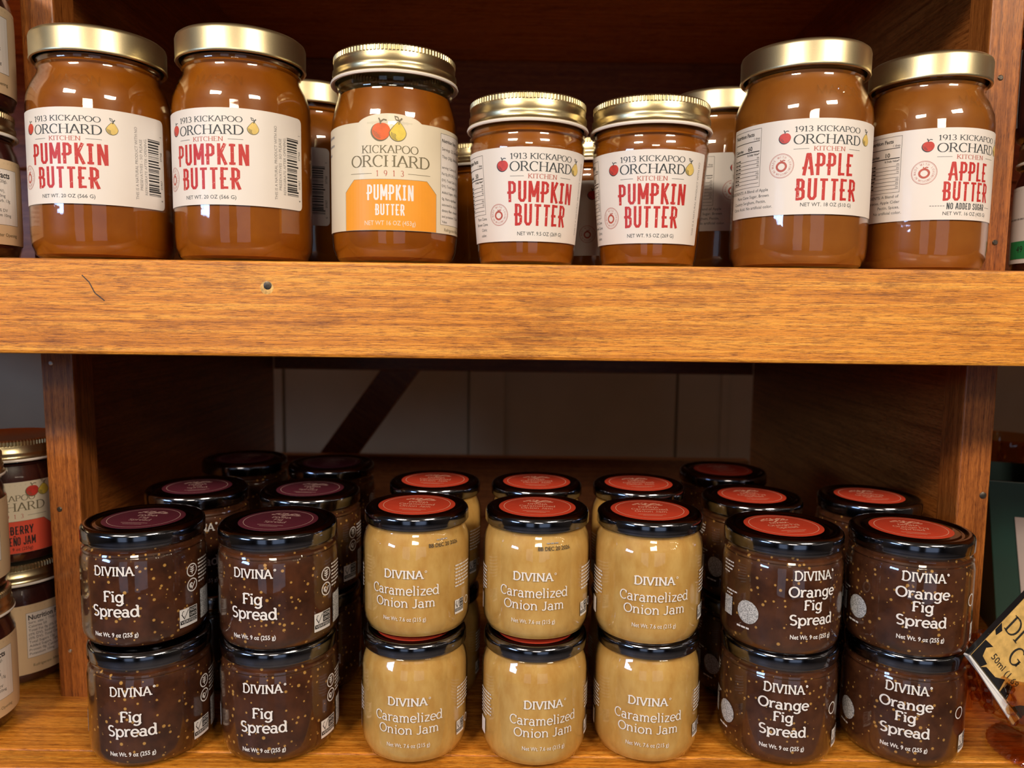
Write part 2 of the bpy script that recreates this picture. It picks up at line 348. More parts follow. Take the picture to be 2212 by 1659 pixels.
WEST = {
 'A': (.46, [([(.04, 0), (.17, .97)], ''), ([(.24, .97), (.37, 0)], ''), ([(.13, .94), (.28, .94)], ''), ([(-.03, .33), (.32, .33)], '')]),
 'B': (.42, [([(.09, 0), (.09, 1)], ''), ([(.02, .93), (.22, .93), (.29, .85), (.29, .6), (.23, .51), (-.02, .51)], ''), ([(.23, .51), (.31, .42), (.31, .15), (.23, .07), (.02, .07)], '')]),
 'D': (.42, [([(.09, 0), (.09, 1)], ''), ([(.02, .93), (.22, .93), (.31, .83), (.31, .17), (.22, .07), (.02, .07)], '')]),
 'E': (.40, [([(.09, 0), (.09, 1)], ''), ([(.04, .93), (.33, .93)], ''), ([(.0, .48), (.25, .48)], ''), ([(.03, .07), (.33, .07)], '')]),
 'G': (.42, [([(.31, .72), (.31, .83), (.24, .93), (.15, .93), (.08, .83), (.08, .17), (.15, .07), (.24, .07), (.31, .17), (.31, .45), (.2, .45)], '')]),
 'I': (.32, [([(.14, 0), (.14, 1)], ''), ([(.02, .93), (.26, .93)], ''), ([(.02, .07), (.26, .07)], '')]),
 'J': (.36, [([(.25, 1), (.25, .18), (.18, .07), (.1, .07), (.03, .18), (.03, .28)], '')]),
 'K': (.43, [([(.09, 0), (.09, 1)], ''), ([(.33, 1), (.12, .45)], ''), ([(.16, .56), (.36, 0)], '')]),
 'L': (.37, [([(.09, 0), (.09, 1)], ''), ([(.09, .07), (.33, .07)], '')]),
 'M': (.56, [([(.09, 0), (.09, 1)], ''), ([(.1, .98), (.27, .25)], ''), ([(.27, .25), (.44, .98)], ''), ([(.45, 0), (.45, 1)], '')]),
 'N': (.45, [([(.09, 0), (.09, 1)], ''), ([(.1, 1), (.34, 0)], ''), ([(.35, 0), (.35, 1)], '')]),
 'O': (.42, [([(.15, .93), (.08, .83), (.08, .17), (.15, .07), (.25, .07), (.32, .17), (.32, .83), (.25, .93), (.15, .93)], '')]),
 'P': (.42, [([(.09, 0), (.09, 1)], ''), ([(.02, .93), (.23, .93), (.31, .84), (.31, .53), (.23, .45), (-.03, .45)], '')]),
 'R': (.43, [([(.09, 0), (.09, 1)], ''), ([(.02, .93), (.22, .93), (.3, .84), (.3, .55), (.22, .47), (-.03, .47)], ''), ([(.19, .47), (.35, 0)], '')]),
 'S': (.40, [([(.30, .72), (.30, .83), (.23, .93), (.14, .93), (.07, .83), (.07, .65), (.30, .36), (.30, .17), (.23, .07), (.14, .07), (.07, .17), (.07, .28)], '')]),
 'T': (.42, [([(.05, .93), (.37, .93)], ''), ([(.2, .93), (.2, 0)], '')]),
 'U': (.43, [([(.09, 1), (.09, .18), (.16, .07), (.26, .07), (.33, .18), (.33, 1)], '')]),
 'Y': (.42, [([(.04, 1), (.2, .45)], ''), ([(.36, 1), (.2, .45)], ''), ([(.2, .5), (.2, 0)], '')]),
 ' ': (.24, []),
}
WEST = {k: (w + .05, [([(x * 1.04 + .02, y) for x, y in p], f) for p, f in g]) for k, (w, g) in WEST.items()}
WEST['Ñ'] = (.45, WEST['N'][1] + [([(.1, 1.12), (.34, 1.12)], '')])
STY = {  # table, thick, thin, serif length, serif thickness
 'serif': (ROM, .115, .052, .145, .05), 'slab': (ROM, .155, .14, .11, .125), 'slabthin': (ROM, .115, .10, .10, .09),
 'logo': (ROM, .15, .11, .13, .11), 'west': (WEST, .135, .115, 0, 0), 'westthin': (WEST, .12, .10, 0, 0),
}
def ribbon(pts, thick, thin):
    """Quads along a polyline, width varying with direction (vertical strokes thick)."""
    n = len(pts); dirs = []
    for i in range(n - 1):
        dx, dy = pts[i + 1][0] - pts[i][0], pts[i + 1][1] - pts[i][1]; l = math.hypot(dx, dy) or 1e-9
        dirs.append((dx / l, dy / l))
    closed = n > 3 and math.hypot(pts[0][0] - pts[-1][0], pts[0][1] - pts[-1][1]) < 1e-6
    v = []; f = []
    for i in range(n):
        d1 = dirs[i - 1] if i > 0 else (dirs[-1] if closed else dirs[0])
        d2 = dirs[i] if i < n - 1 else (dirs[0] if closed else dirs[-1])
        nx, ny = -(d1[1] + d2[1]), d1[0] + d2[0]; l = math.hypot(nx, ny) or 1e-9; nx /= l; ny /= l
        c = max(.55, -d1[1] * nx + d1[0] * ny)
        vert = abs((d1[1] + d2[1]) / 2)
        w = (thin + (thick - thin) * vert) / 2 / c
        v += [(pts[i][0] + nx * w, pts[i][1] + ny * w), (pts[i][0] - nx * w, pts[i][1] - ny * w)]
    for i in range(n - 1): f.append((2 * i, 2 * i + 1, 2 * i + 3, 2 * i + 2))
    return v, f

def stroke_text(s, style):
    tab, thick, thin, sl, sth = STY[style]
    V = []; F = []; x = 0
    def put(v, f):
        o = len(V); V.extend([(a + x, b) for a, b in v]); F.extend([tuple(i + o for i in q) for q in f])
    for ch in s:
        adv, strokes = tab[ch]
        for pts, fl in strokes:
            if 's' in fl:
                if sl: put(*ribbon(pts, max(sth, thin), max(sth, thin)))
                continue
            if 'd' in fl:
                put(*ribbon(pts, thick * 1.15, thick * 1.15)); continue
            put(*ribbon(pts, thick, thin))
            for k, c in (('a', 0), ('b', -1)):
                if k in fl and sl:
                    px, py = pts[c]; yy = py + (sth / 2 if py < .5 else -sth / 2) * 0.9
                    put(*ribbon([(px - sl, yy), (px + sl, yy)], sth, sth))
        x += adv
    return V, F

FONT_CACHE = {}
def font_text(s, bold=0.0):
    key = (s, bold)
    if key in FONT_CACHE: return FONT_CACHE[key]
    cu = bpy.data.curves.new('glyphs', 'FONT'); cu.body = s; cu.size = 1.0; cu.resolution_u = 2; cu.offset = bold
    cu.fill_mode = 'BOTH'
    o = bpy.data.objects.new('glyphs', cu)
    me = o.to_mesh()
    V = [(v.co.x, v.co.y) for v in me.vertices]; F = [tuple(p.vertices) for p in me.polygons]
    o.to_mesh_clear(); bpy.data.objects.remove(o); bpy.data.curves.remove(cu)
    FONT_CACHE[key] = (V, F)
    return V, F

class Print:
    """Flat artwork in label coordinates (mm, u to the right, v up), wrapped on the jar wall when built."""
    def __init__(self, rad, mats, off):
        self.rad = rad; self.off = off; self.mats = list(mats); self.mb = MB()
        self.uref = rad(45.0)
    def mi(self, m):
        if m not in self.mats: self.mats.append(m)
        return self.mats.index(m)
    def pos(self, u, v, off):
        a = u / self.uref; r = self.rad(v) + off
        return (r * math.sin(a) / 1000, -r * math.cos(a) / 1000, v / 1000)
    def put(self, V, F, mat, lift=0.0):
        self.mb.add([self.pos(u, v, self.off + lift) for u, v in V], F, self.mi(mat)); return self
    def text(self, s, u, v, w, h, mat, style='sans', rot=0, bold=0.0, align='c', lift=0.0):
        """u, v = centre (or left / right end) of the cap-height box; w or h may be None to keep proportion."""
        if style == 'sans': V, F = font_text(s, bold); cap = 0.69
        else: V, F = stroke_text(s, style); cap = 1.0
        if not V: return self
        x0 = min(p[0] for p in V); x1 = max(p[0] for p in V); tw = x1 - x0
        if h is None: sy = w / tw; sx = sy
        else:
            sy = h / cap; sx = (w / tw) if w else sy
        ox = {'c': (x0 + x1) / 2, 'l': x0, 'r': x1}[align]
        ca, sa = math.cos(R_(rot)), math.sin(R_(rot)); out = []
        for a, b in V:
            x = (a - ox) * sx; y = (b - cap / 2) * sy
            out.append((u + x * ca - y * sa, v + x * sa + y * ca))
        return self.put(out, F, mat, lift)
    def ridge_text(self, s, u, v, w, h, mat, wd, ht):
        x = 0; strokes = []
        for ch in s:
            adv, st_ = ROM[ch]; strokes += [[(a + x, b) for a, b in p] for p, fl in st_ if 's' not in fl]; x += adv
        for pts in strokes:
            q = [(u + (a / x - .5) * w, v + (b - .5) * h) for a, b in pts]
            vv, ff = ribbon(q, wd, wd); V = []; 
            for i in range(len(q)): V += [(vv[2 * i], 0.0), (((vv[2 * i][0] + vv[2 * i + 1][0]) / 2, (vv[2 * i][1] + vv[2 * i + 1][1]) / 2), ht), (vv[2 * i + 1], 0.0)]
            F = [(3 * i + k, 3 * i + k + 1, 3 * i + k + 4, 3 * i + k + 3) for i in range(len(q) - 1) for k in (0, 1)]
            self.mb.add([self.pos(p[0], p[1], self.off + hh - .3) for p, hh in V], F, self.mi(mat))
        return self
    def rect(self, u0, u1, v0, v1, mat, lift=0.0, step=3.0):
        n = max(1, int(math.ceil((u1 - u0) / step))); k = max(1, int(math.ceil((v1 - v0) / 6.0)))
        V = [(u0 + (u1 - u0) * i / n, v0 + (v1 - v0) * j / k) for i in range(n + 1) for j in range(k + 1)]
        F = [(i * (k + 1) + j, (i + 1) * (k + 1) + j, (i + 1) * (k + 1) + j + 1, i * (k + 1) + j + 1) for i in range(n) for j in range(k)]
        return self.put(V, F, mat, lift)
    def frame(self, u0, u1, v0, v1, t, mat, lift=0.0):
        self.rect(u0, u1, v0, v0 + t, mat, lift); self.rect(u0, u1, v1 - t, v1, mat, lift)
        self.rect(u0, u0 + t, v0, v1, mat, lift); return self.rect(u1 - t, u1, v0, v1, mat, lift)
    def blob(self, c, outline, mat, lift=0.0):
        rings = 3; n = len(outline); V = [c]; F = []
        for k in range(1, rings + 1):
            V += [(c[0] + (p[0] - c[0]) * k / rings, c[1] + (p[1] - c[1]) * k / rings) for p in outline]
        for i in range(n):
            F.append((0, 1 + i, 1 + (i + 1) % n))
            for k in range(rings - 1):
                a = 1 + k * n; b_ = 1 + (k + 1) * n
                F.append((a + i, b_ + i, b_ + (i + 1) % n, a + (i + 1) % n))
        return self.put(V, F, mat, lift)
    def ring(self, c, r, t, mat, lift=0.0, a0=0, a1=360):
        v, f = ribbon(arc(c[0], c[1], r, r, a0, a1, 32), t, t); return self.put(v, f, mat, lift)
    def line(self, pts, t, mat, lift=0.0):
        v, f = ribbon(pts, t, t); return self.put(v, f, mat, lift)
    def scribble(self, u, v, w, rows, dv, h, mat, align='l', lift=0.0, seed=1):
        """Print too small to read in the photograph: broken fine lines."""
        rnd = random.Random(seed)
        for i in range(rows):
            x = u; end = u + w * (1 if i < rows - 1 else .6)
            while x < end - 1:
                ww = min(rnd.uniform(1.0, 3.4), end - x); self.rect(x, x + ww, v - i * dv - h / 2, v - i * dv + h / 2, mat, lift); x += ww + .5
        return self
    def build(self, name, parent):
        return self.mb.build(name, self.mats, parent)

def apple(P, c, s, body, dark, leaf='ink_slate'):
    o = [(c[0] + s * .5 * math.cos(t) * (1 + .05 * math.cos(2 * t)), c[1] + s * .5 * math.sin(t) * (1 - .12 * max(0, math.sin(t)) ** 6)) for t in [2 * math.pi * i / 26 for i in range(26)]]
    sh = [(c[0] + (x - c[0]) * 1.06 - .05 * s, c[1] + (y - c[1]) * 1.06 - .05 * s) for x, y in o]
    P.blob((c[0] - .05 * s, c[1] - .05 * s), sh, dark, 0.0)
    P.blob(c, o, body, 0.03)
    P.line([(c[0] - .02 * s, c[1] + .38 * s), (c[0] - .06 * s, c[1] + .58 * s), (c[0] - .14 * s, c[1] + .72 * s)], .075 * s, leaf, .06)
    P.line([(c[0] - .04 * s, c[1] + .52 * s), (c[0] + .14 * s, c[1] + .64 * s), (c[0] + .32 * s, c[1] + .60 * s)], .06 * s, leaf, .06)
    for k in range(3):
        P.line(arc(c[0] - .02 * s, c[1], (.40 - .07 * k) * s, (.38 - .06 * k) * s, 175 + 8 * k, 270 - 10 * k, 8), .022 * s, dark, .06)
def pear(P, c, s, body, dark, leaf='ink_slate'):
    o = []
    for i in range(28):
        t = 2 * math.pi * i / 28; y = math.sin(t); w = .40 if y < 0 else .40 - .20 * y ** 1.1
        o.append((c[0] + s * w * math.cos(t) * 1.05 + .05 * s * max(0, y), c[1] + s * (.52 * y if y > 0 else .42 * y)))
    sh = [(c[0] + (x - c[0]) * 1.09 - .01 * s, c[1] + (y - c[1]) * 1.07 - .01 * s) for x, y in o]
    P.blob(c, sh, dark, 0.0); P.blob(c, o, body, 0.03)
    P.line([(c[0] + .05 * s, c[1] + .42 * s), (c[0] + .10 * s, c[1] + .62 * s), (c[0] + .22 * s, c[1] + .74 * s)], .07 * s, leaf, .06)
    lf = [(c[0] + .06 * s, c[1] + .62 * s), (c[0] - .10 * s, c[1] + .66 * s), (c[0] - .16 * s, c[1] + .84 * s), (c[0] + .0 * s, c[1] + .80 * s)]
    P.line(lf + [lf[0]], .04 * s, leaf, .06)
    for k in range(4):
        P.line(arc(c[0] + .02 * s, c[1] - .06 * s, (.36 - .07 * k) * s, (.32 - .05 * k) * s, 165 + 6 * k, 262 - 14 * k, 8), .028 * s, dark, .06)
def seal(P, c, r, mat):
    P.ring(c, r, .22, mat); P.ring(c, r * .93, .10, mat)
    def around(s, a0, a1, rad, inside=False):
        for i, ch in enumerate(s):
            if ch == ' ': continue
            a = a0 + (a1 - a0) * i / (len(s) - 1)
            P.text(ch, c[0] + rad * math.cos(R_(a)), c[1] + rad * math.sin(R_(a)), None, r * .17, mat, 'serif', rot=a - 90 if not inside else a + 90)
    around('MADE WITH LOVE', 188, -12, r * .73)
    around('IN WISCONSIN', 208, 336, r * .73, True)
    o = [(c[0] + r * .36 * math.cos(t) * (1 + .05 * math.cos(2 * t)), c[1] - r * .06 + r * .36 * math.sin(t)) for t in [2 * math.pi * i / 24 for i in range(25)]]
    P.line(o, r * .17, mat)
    P.line([(c[0] - .02 * r, c[1] + .28 * r), (c[0] - .08 * r, c[1] + .5 * r)], r * .08, mat)
    P.line([(c[0], c[1] + .36 * r), (c[0] + .14 * r, c[1] + .46 * r), (c[0] + .3 * r, c[1] + .42 * r)], r * .08, mat)
def barcode(P, u0, u1, v0, v1, mat='ink_black'):
    rnd = random.Random(3); v = v0; long_ = 0
    while v < v1 - .5:
        t = rnd.choice([.28, .28, .5, .75, 1.0]); g = rnd.choice([.28, .4, .6, .8])
        edge = (v - v0) < 2 or (v1 - v) < 2.6 or abs(v - (v0 + v1) / 2) < 1
        P.rect(u0, u1 + (1.2 if edge else 0), v, min(v + t, v1), mat); v += t + g
def nutrition(P, u0, u1, v0, v1, cal, ink='ink_black', paper=None, rows=('0%', '0%', '4%', '', '19%', '0%', ''), head='Nutrition Facts'):
    if paper: P.rect(u0, u1, v0, v1, paper)
    P.frame(u0, u1, v0, v1, .18, ink, .03)
    w = u1 - u0; h = v1 - v0
    P.text(head, u0 + 1, v1 - .085 * h, w * .74, h * .062, ink, 'sans', bold=.02, align='l', lift=.04)
    P.text('1 tbsp', u1 - 1, v1 - .165 * h, None, h * .038, ink, align='r', lift=.04)
    P.rect(u0 + 1, u1 - 1, v1 - .215 * h, v1 - .205 * h, ink, .04)
    P.text('Calories', u0 + 1, v1 - .33 * h, None, h * .05, ink, bold=.02, align='l', lift=.04)
    P.text(cal, u0 + w * .58, v1 - .325 * h, None, h * .075, ink, bold=.015, align='l', lift=.04)
    P.rect(u0 + 1, u1 - 1, v1 - .395 * h, v1 - .38 * h, ink, .04)
    P.text('% Daily Value*', u1 - 1, v1 - .435 * h, None, h * .032, ink, bold=.015, align='r', lift=.04)
    n = len(rows)
    for i, t in enumerate(rows):
        y = v1 - h * (.50 + .067 * i)
        P.scribble(u0 + 1, y, w * .42, 1, 1, h * .022, ink, lift=.04, seed=i + 4)
        if t: P.text(t, u1 - 1, y, None, h * .03, ink, align='r', lift=.04)
        P.rect(u0 + 1, u1 - 1, y - h * .034, y - h * .028, ink, .04)

# ------------------------------------------------------------------ setting
def structure(o): o['kind'] = 'structure'; return o
structure(box('floor', 'floor_tile', -3, 3, -4.6, 1.1, -0.02, 0.0))
structure(box('ceiling', 'ceiling_paint', -3, 3, -4.6, 1.1, 2.75, 2.8))
structure(box('wall_left', 'wall_paint', -3.1, -3, -4.6, 1.1, 0, 2.75))
structure(box('wall_right', 'wall_paint', 3, 3.1, -4.6, 1.1, 0, 2.75))
structure(box('wall_front', 'wall_paint', -3, 3, -4.7, -4.6, 0, 2.75))
WY = 0.95
wb = structure(box('wall_back', 'back_wall_paint', -3, 3, WY + .012, WY + .12, 0, 2.75))
WK = (WY + .445) / FPX
xs = [-1.6, -1.2, -.8, (610 - 1106) * WK, (1015 - 1106) * WK - .001, (1465 - 1106) * WK, .62, 1.0, 1.4]
for i in range(len(xs) - 1):
    o = box('panel', 'back_wall_paint', xs[i] + .002, xs[i + 1] - .002, WY, WY + .013, 0.3, 2.2, bevel=.0015)
    o.parent = wb; o.location -= wb.location
o = box('batten', 'back_wall_paint', (1015 - 1106) * WK, (1090 - 1106) * WK, WY - .010, WY + .002, 0.3, 2.2, bevel=.001)
o.parent = wb; o.location -= wb.location
o = box('batten', 'back_wall_paint', (1560 - 1106) * WK, (1578 - 1106) * WK, WY - .004, WY + .002, 0.3, 2.2, bevel=.001)
o.parent = wb; o.location -= wb.location

# ------------------------------------------------------------------ shelving unit
ZM, ZL, ZT = 1.3755, 1.068, 1.667
YB = 0.58
unit = empty('shelving_unit', (0, .3, 0))
tag(unit, 'varnished orange-brown wooden shelving unit holding rows of preserve jars', 'shelves')
def part(name, mat, x0, x1, y0, y1, z0, z1, bevel=.0012, parent=None):
    o = box(name, mat, x0, x1, y0, y1, z0, z1, bevel=bevel)
    p = parent or unit; o.parent = p
    off = Vector(p.location) + (Vector(p.parent.location) if p.parent else Vector((0, 0, 0)))
    o.location = Vector(o.location) - off
    return o
lips = {}
for z in (ZL, ZM, ZT + .019):
    part('shelf_board', 'wood_deck', -1.25, 1.25, .019, YB + .02, z - .019, z)
    lips[z] = part('front_board', 'wood_lip', -1.26, 1.26, 0.0, .0188, z - .0550, z - .0001, bevel=.0018)
lips[ZM]['label'] = 'worn orange-stained front board with grain, a nail and a scratch'
lips[ZM].rotation_euler = (0, 0, 0)
def nail(px, pz, y, r, mat, parent, depth=.002, proud=.0006):
    prof = [(0, proud), (r * .7, proud), (r, proud * .3), (r, -depth)]
    o = MB().lathe(prof, 16).build('nail', mat, parent, smooth=True)
    o.rotation_euler = (R_(90), 0, 0)
    off = Vector(parent.location) + (Vector(parent.parent.location) if parent.parent else Vector((0, 0, 0)))
    o.location = Vector((px, y, pz)) - off
    return o
def at(px, py, Y):
    d = fw + rt * ((px - IW / 2) / FPX) - up * ((py - IH / 2) / FPX)
    return CAM + d * ((Y - CAM.y) / d.y)
p = at(578, 617, 0); nail(p.x - .0004, p.z - .0012, .0001, .0042, 'bruise', lips[ZM], proud=.0002).name = 'bruised_wood'; nail(p.x, p.z, 0.0, .0024, 'nail_steel', lips[ZM], proud=.0003)
# bruised wood around the nail and a curved scratch on the front board
mb = MB(); v, f = ribbon([(0, 0), (.004, -.004), (.007, -.010), (.0125, -.0145)], .0006, .0006)
mb.add([(x, 0, z) for x, z in v], f); p = at(177, 594, 0)
o = mb.build('scratch', 'nail_steel', lips[ZM]); o.location = Vector((p.x, -.00015, p.z)) - Vector(lips[ZM].location) - Vector(unit.location)
# posts: front edge set back behind the front boards; slightly out of plumb like the photograph
def post(x0, x1, lean, nails):
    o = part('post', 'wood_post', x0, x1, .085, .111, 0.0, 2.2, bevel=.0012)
    o.location.z += 0; o.rotation_euler = (0, lean, 0)
    for px, py, m_, r in nails:
        q = at(px, py, .085); nail(q.x, q.z, .0848, r, m_, unit)
    return o
post(-.3225, -.3005, R_(-0.75), [(110, 784, 'nail_bright', .0016), (129, 1100, 'nail_steel', .0018), (152, 1406, 'nail_bright', .0013)])
post(.3130, .3350, R_(0.0), [(2161, 168, 'nail_steel', .0018), (2149, 524, 'nail_steel', .0018), (2123, 1070, 'nail_steel', .0024)])
for sgn in (-1, 1):
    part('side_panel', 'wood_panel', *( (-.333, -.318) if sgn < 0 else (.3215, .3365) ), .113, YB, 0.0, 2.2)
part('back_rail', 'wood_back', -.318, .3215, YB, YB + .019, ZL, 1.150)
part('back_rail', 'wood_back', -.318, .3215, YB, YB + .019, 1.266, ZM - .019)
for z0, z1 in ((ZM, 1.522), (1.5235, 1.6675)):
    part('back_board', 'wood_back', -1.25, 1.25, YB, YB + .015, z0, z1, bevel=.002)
for xa, xb in ((-1.25, -.333), (.3365, 1.25)):
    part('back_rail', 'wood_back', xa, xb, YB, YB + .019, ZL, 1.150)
# diagonal brace behind the lower bay
a = at(730, 985, .62); b_ = at(865, 800, .62); d = (b_ - a).normalized(); L_ = .5
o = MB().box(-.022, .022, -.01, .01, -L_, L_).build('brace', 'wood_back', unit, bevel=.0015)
o.location = (a + b_) / 2 - Vector(unit.location); o.rotation_euler = (0, math.atan2(d.x, d.z), 0)
# ------------------------------------------------------------------ jars
def mm(prof): return [(r / 1000, z / 1000) for r, z in prof]
def shell(prof, t):
    """Outer profile plus an inner wall t mm inside."""
    inner = [(max(0, r - t), z + (t if z < 4 else 0)) for r, z in prof][::-1]
    return mm(prof) + mm(inner)
def radius_fn(prof):
    pts = sorted([(z, r) for r, z in prof if r > 0], key=lambda q: q[0])
    def f(z):
        for (z0, r0), (z1, r1) in zip(pts, pts[1:]):
            if z0 <= z <= z1 and z1 > z0: return r0 + (r1 - r0) * (z - z0) / (z1 - z0)
        return pts[-1][1] if z > pts[-1][0] else pts[0][1]
    return f

def label_part(t, rad, u0, u1, v0, v1, mat, name='label', corner=3.0, top=None):
    """Wrapped paper with rounded corners and a little thickness; top(u) may raise the upper edge."""
    P = Print(rad, [mat], 0.0); n = max(8, int((u1 - u0) / 1.6)); V = []; F = []
    rows = 6
    us = [u0 + (u1 - u0) * i / n for i in range(n + 1)]
    us = sorted(set(us + [u0 + corner * k for k in (.08, .3, .6)] + [u1 - corner * k for k in (.08, .3, .6)]))
    if top: us = sorted(set(us + top[1]))
    for lay in (0, 1):
        for u in us:
            e = min(u - u0, u1 - u); c = 0
            if e < corner: c = corner - math.sqrt(max(0, corner ** 2 - (corner - e) ** 2))
            vt = (top[0](u) if top else v1) - c; vb = v0 + c
            for j in range(rows + 1):
                V.append(P.pos(u, vb + (vt - vb) * j / rows, .18 if lay == 0 else .02))
    k = rows + 1; m_ = len(us)
    for i in range(m_ - 1):
        for j in range(rows):
            a_ = i * k + j; F.append((a_, a_ + k, a_ + k + 1, a_ + 1))
            b2 = a_ + m_ * k; F.append((b2, b2 + 1, b2 + k + 1, b2 + k))
        F.append((i * k, m_ * k + i * k, m_ * k + (i + 1) * k, (i + 1) * k))
        F.append((i * k + rows, (i + 1) * k + rows, m_ * k + (i + 1) * k + rows, m_ * k + i * k + rows))
    for i in (0, m_ - 1):
        for j in range(rows):
            a_ = i * k + j; F.append((a_, a_ + 1, a_ + 1 + m_ * k, a_ + m_ * k))
    return MB().add(V, F).build(name, mat, t, smooth=True)
LOFF = 0.24   # print sits just proud of the label

def fill_part(t, prof, mat, top):
    pr = [(r - .75, max(z, 2.2)) for r, z in prof if z <= top and r > 1.5]
    pr = [(0, 2.2)] + pr + [(radius_fn(prof)(top) - .75, top), (0, top)]
    return MB().lathe(mm(pr), 64).build('jam_filling', mat, t, smooth=True)

def twist_lid(t, R, z0, z1, mat='gold'):
    h = z1 - z0
    prof = [(R - 2.2, z0 + 1.2), (R - 1.2, z0), (R - .2, z0 + .2), (R + .15, z0 + .9), (R - .1, z0 + 1.8), (R, z1 - 2.6), (R - .5, z1 - 1.0), (R - 1.8, z1), (R - 3.4, z1 - .1), (R - 4.2, z1 - .9), (R - 6, z1 - 1.0), (0, z1 - .8)]
    return MB().lathe(mm(prof), 96).build('lid', mat, t, smooth=True, ang=50)

def mason_lid(t, R, z0, z1):
    """Screw band: pale liner edge, stepped gold skirt with a bead, milled upper rim."""
    h = z1 - z0; rk = R - 2.1
    prof = [(R - 2.6, z0 + 1.0), (R - 1.0, z0 + 1.5), (R - .2, z0 + 2.0), (R - .9, z0 + 2.7), (R - 1.5, z0 + .26 * h), (R - 1.1, z0 + .34 * h), (R - 1.2, z0 + .44 * h), (R - 2.0, z0 + .50 * h), (R - 1.9, z0 + .68 * h), (rk, z1 - 4.2)]
    lid = MB().lathe(mm(prof), 96).build('lid', 'gold_bright', t, smooth=True, ang=60)
    MB().lathe(mm([(R - 2.4, z0 + 1.2), (R - 1.2, z0), (R - .2, z0 + .1), (R + .1, z0 + .9), (R - .4, z0 + 1.8), (R - 1.6, z0 + 2.0)]), 80).build('lid_liner', 'liner', lid, smooth=True)
    N = 104
    kp = mm([(rk, z1 - 4.4), (rk + .15, z1 - 3.9), (rk + .1, z1 - 1.2), (rk - .9, z1 - .2), (rk - 2.2, z1), (rk - 3.6, z1 - .6), (0, z1 - .7)])
    MB().lathe(kp, N * 4, mod=lambda k, a, i: (.00028 if (i % 4) in (0, 1) else -.00022) if 1 <= k <= 3 else 0).build('milled_rim', 'gold_bright', lid, smooth=True, ang=25)
    return lid

def kick_block(t, lab, rad, v, word, ww, wh, vword, vbut, bw, bh, vnet, net, nw, ap, pr_, fr):
    """The '1913 ... KITCHEN' lettering shared by the white labels. v = (line1, line2, line3)."""
    P = Print(rad, [], LOFF)
    P.text('1913 KICKAPOO', 0, v[0], 40.5 * fr, 3.1, 'ink_slate', 'serif')
    P.text('ORCHARD', 0, v[1], 41.5 * fr, 5.2, 'ink_slate', 'serif')
    P.text('KITCHEN', 0, v[2], 19 * fr, 2.5, 'ink_rust', 'serif')
    for s in (-1, 1): P.rect(min(s * 12 * fr, s * 20.5 * fr), max(s * 12 * fr, s * 20.5 * fr), v[2] - .1, v[2] + .1, 'ink_slate')
    P.text(word, 0, vword, ww, wh, 'ink_red', 'west')
    P.text('BUTTER', 0, vbut, bw, bh, 'ink_red', 'west')
    P.text(net, 0, vnet, nw, 2.1, 'ink_slate', 'sans')
    P.build('lettering', lab)
    A = Print(rad, [], LOFF); apple(A, ap, 6.2, 'ink_applered', 'ink_slate'); A.build('apple_emblem', lab)
    A = Print(rad, [], LOFF); pear(A, pr_, 7.4, 'ink_pear', 'ink_slate'); A.build('pear_emblem', lab)

TALL = lambda R: [(0, 1.6), (R - 13, 1.6), (R - 10, .1), (R - 6.5, .5), (R - 2.6, 3.6), (R - .5, 9), (R, 16), (R, 92), (R - .6, 98), (R - 3.0, 105), (R - 6.0, 110.5), (R - 7.0, 113), (R - 7.1, 115), (R - 6.0, 116.2), (R - 7.2, 117.4), (R - 7.2, 119), (R - 6.6, 120), (R - 7.3, 121), (R - 7.3, 131)]
def tall_jar(fill, R, lidR, h, fill_top=120):
    t = empty('preserve_jar')
    prof = TALL(R)
    g = MB().lathe(shell(prof, .5), 96, close=True).build('glass', 'jar_glass', t, smooth=True)
    P = Print(radius_fn(prof), ['jar_glass'], .35)
    P.ridge_text('MASON', 6, 103.5, 31, 6.0, 'jar_glass', 1.1, .55); P.build('embossing', g)
    fill_part(t, prof, fill, fill_top)
    twist_lid(t, lidR, h - 15.5, h)
    return t, radius_fn(prof)

def make_pumpkin20():
    t, rad = tall_jar('pumpkin_fill', 41.5, 38.5, 135.5)
    lab = label_part(t, rad, -66, 59, 32.4, 87.2, 'paper')
    kick_block(t, lab, rad, (80.9, 74.9, 69.6), 'PUMPKIN', 47, 12, 61, 47.4, 38, 12.4, 36.8, 'NET WT. 20 OZ (566 G)', 32, (-25.2, 76.2), (26, 76.2), 1.0)
    P = Print(rad, [], LOFF); seal(P, (-30.0, 48.5), 6.9, 'ink_rust'); P.build('seal', lab)
    P = Print(rad, [], LOFF)
    for u, s, v0, v1 in ((39, 'THIS IS A NATURAL PRODUCT WITH NO', 37.2, 79.8), (41.8, 'PRESEVATIVES - SO PLEASE', 43, 73), (44.8, 'REFRIGERATE AFTER OPENING.', 40.5, 74)):
        P.text(s, u, (v0 + v1) / 2, v1 - v0, 1.7, 'ink_grey', rot=90)
    P.build('storage_note', lab)
    P = Print(rad, [], LOFF); barcode(P, 46.6, 54.5, 40.5, 74.5)
    for s, v in (('6', 38.2), ('01957', 48), ('37768', 65), ('1', 77)): P.text(s, 56.6, v, None, 1.5, 'ink_black', rot=90)
    P.build('barcode', lab)
    return t

def ingredients(P, lines, u, v, dv, h, align='r'):
    for i, s in enumerate(lines): P.text(s, u, v - i * dv, None, h, 'ink_slate', align=align)

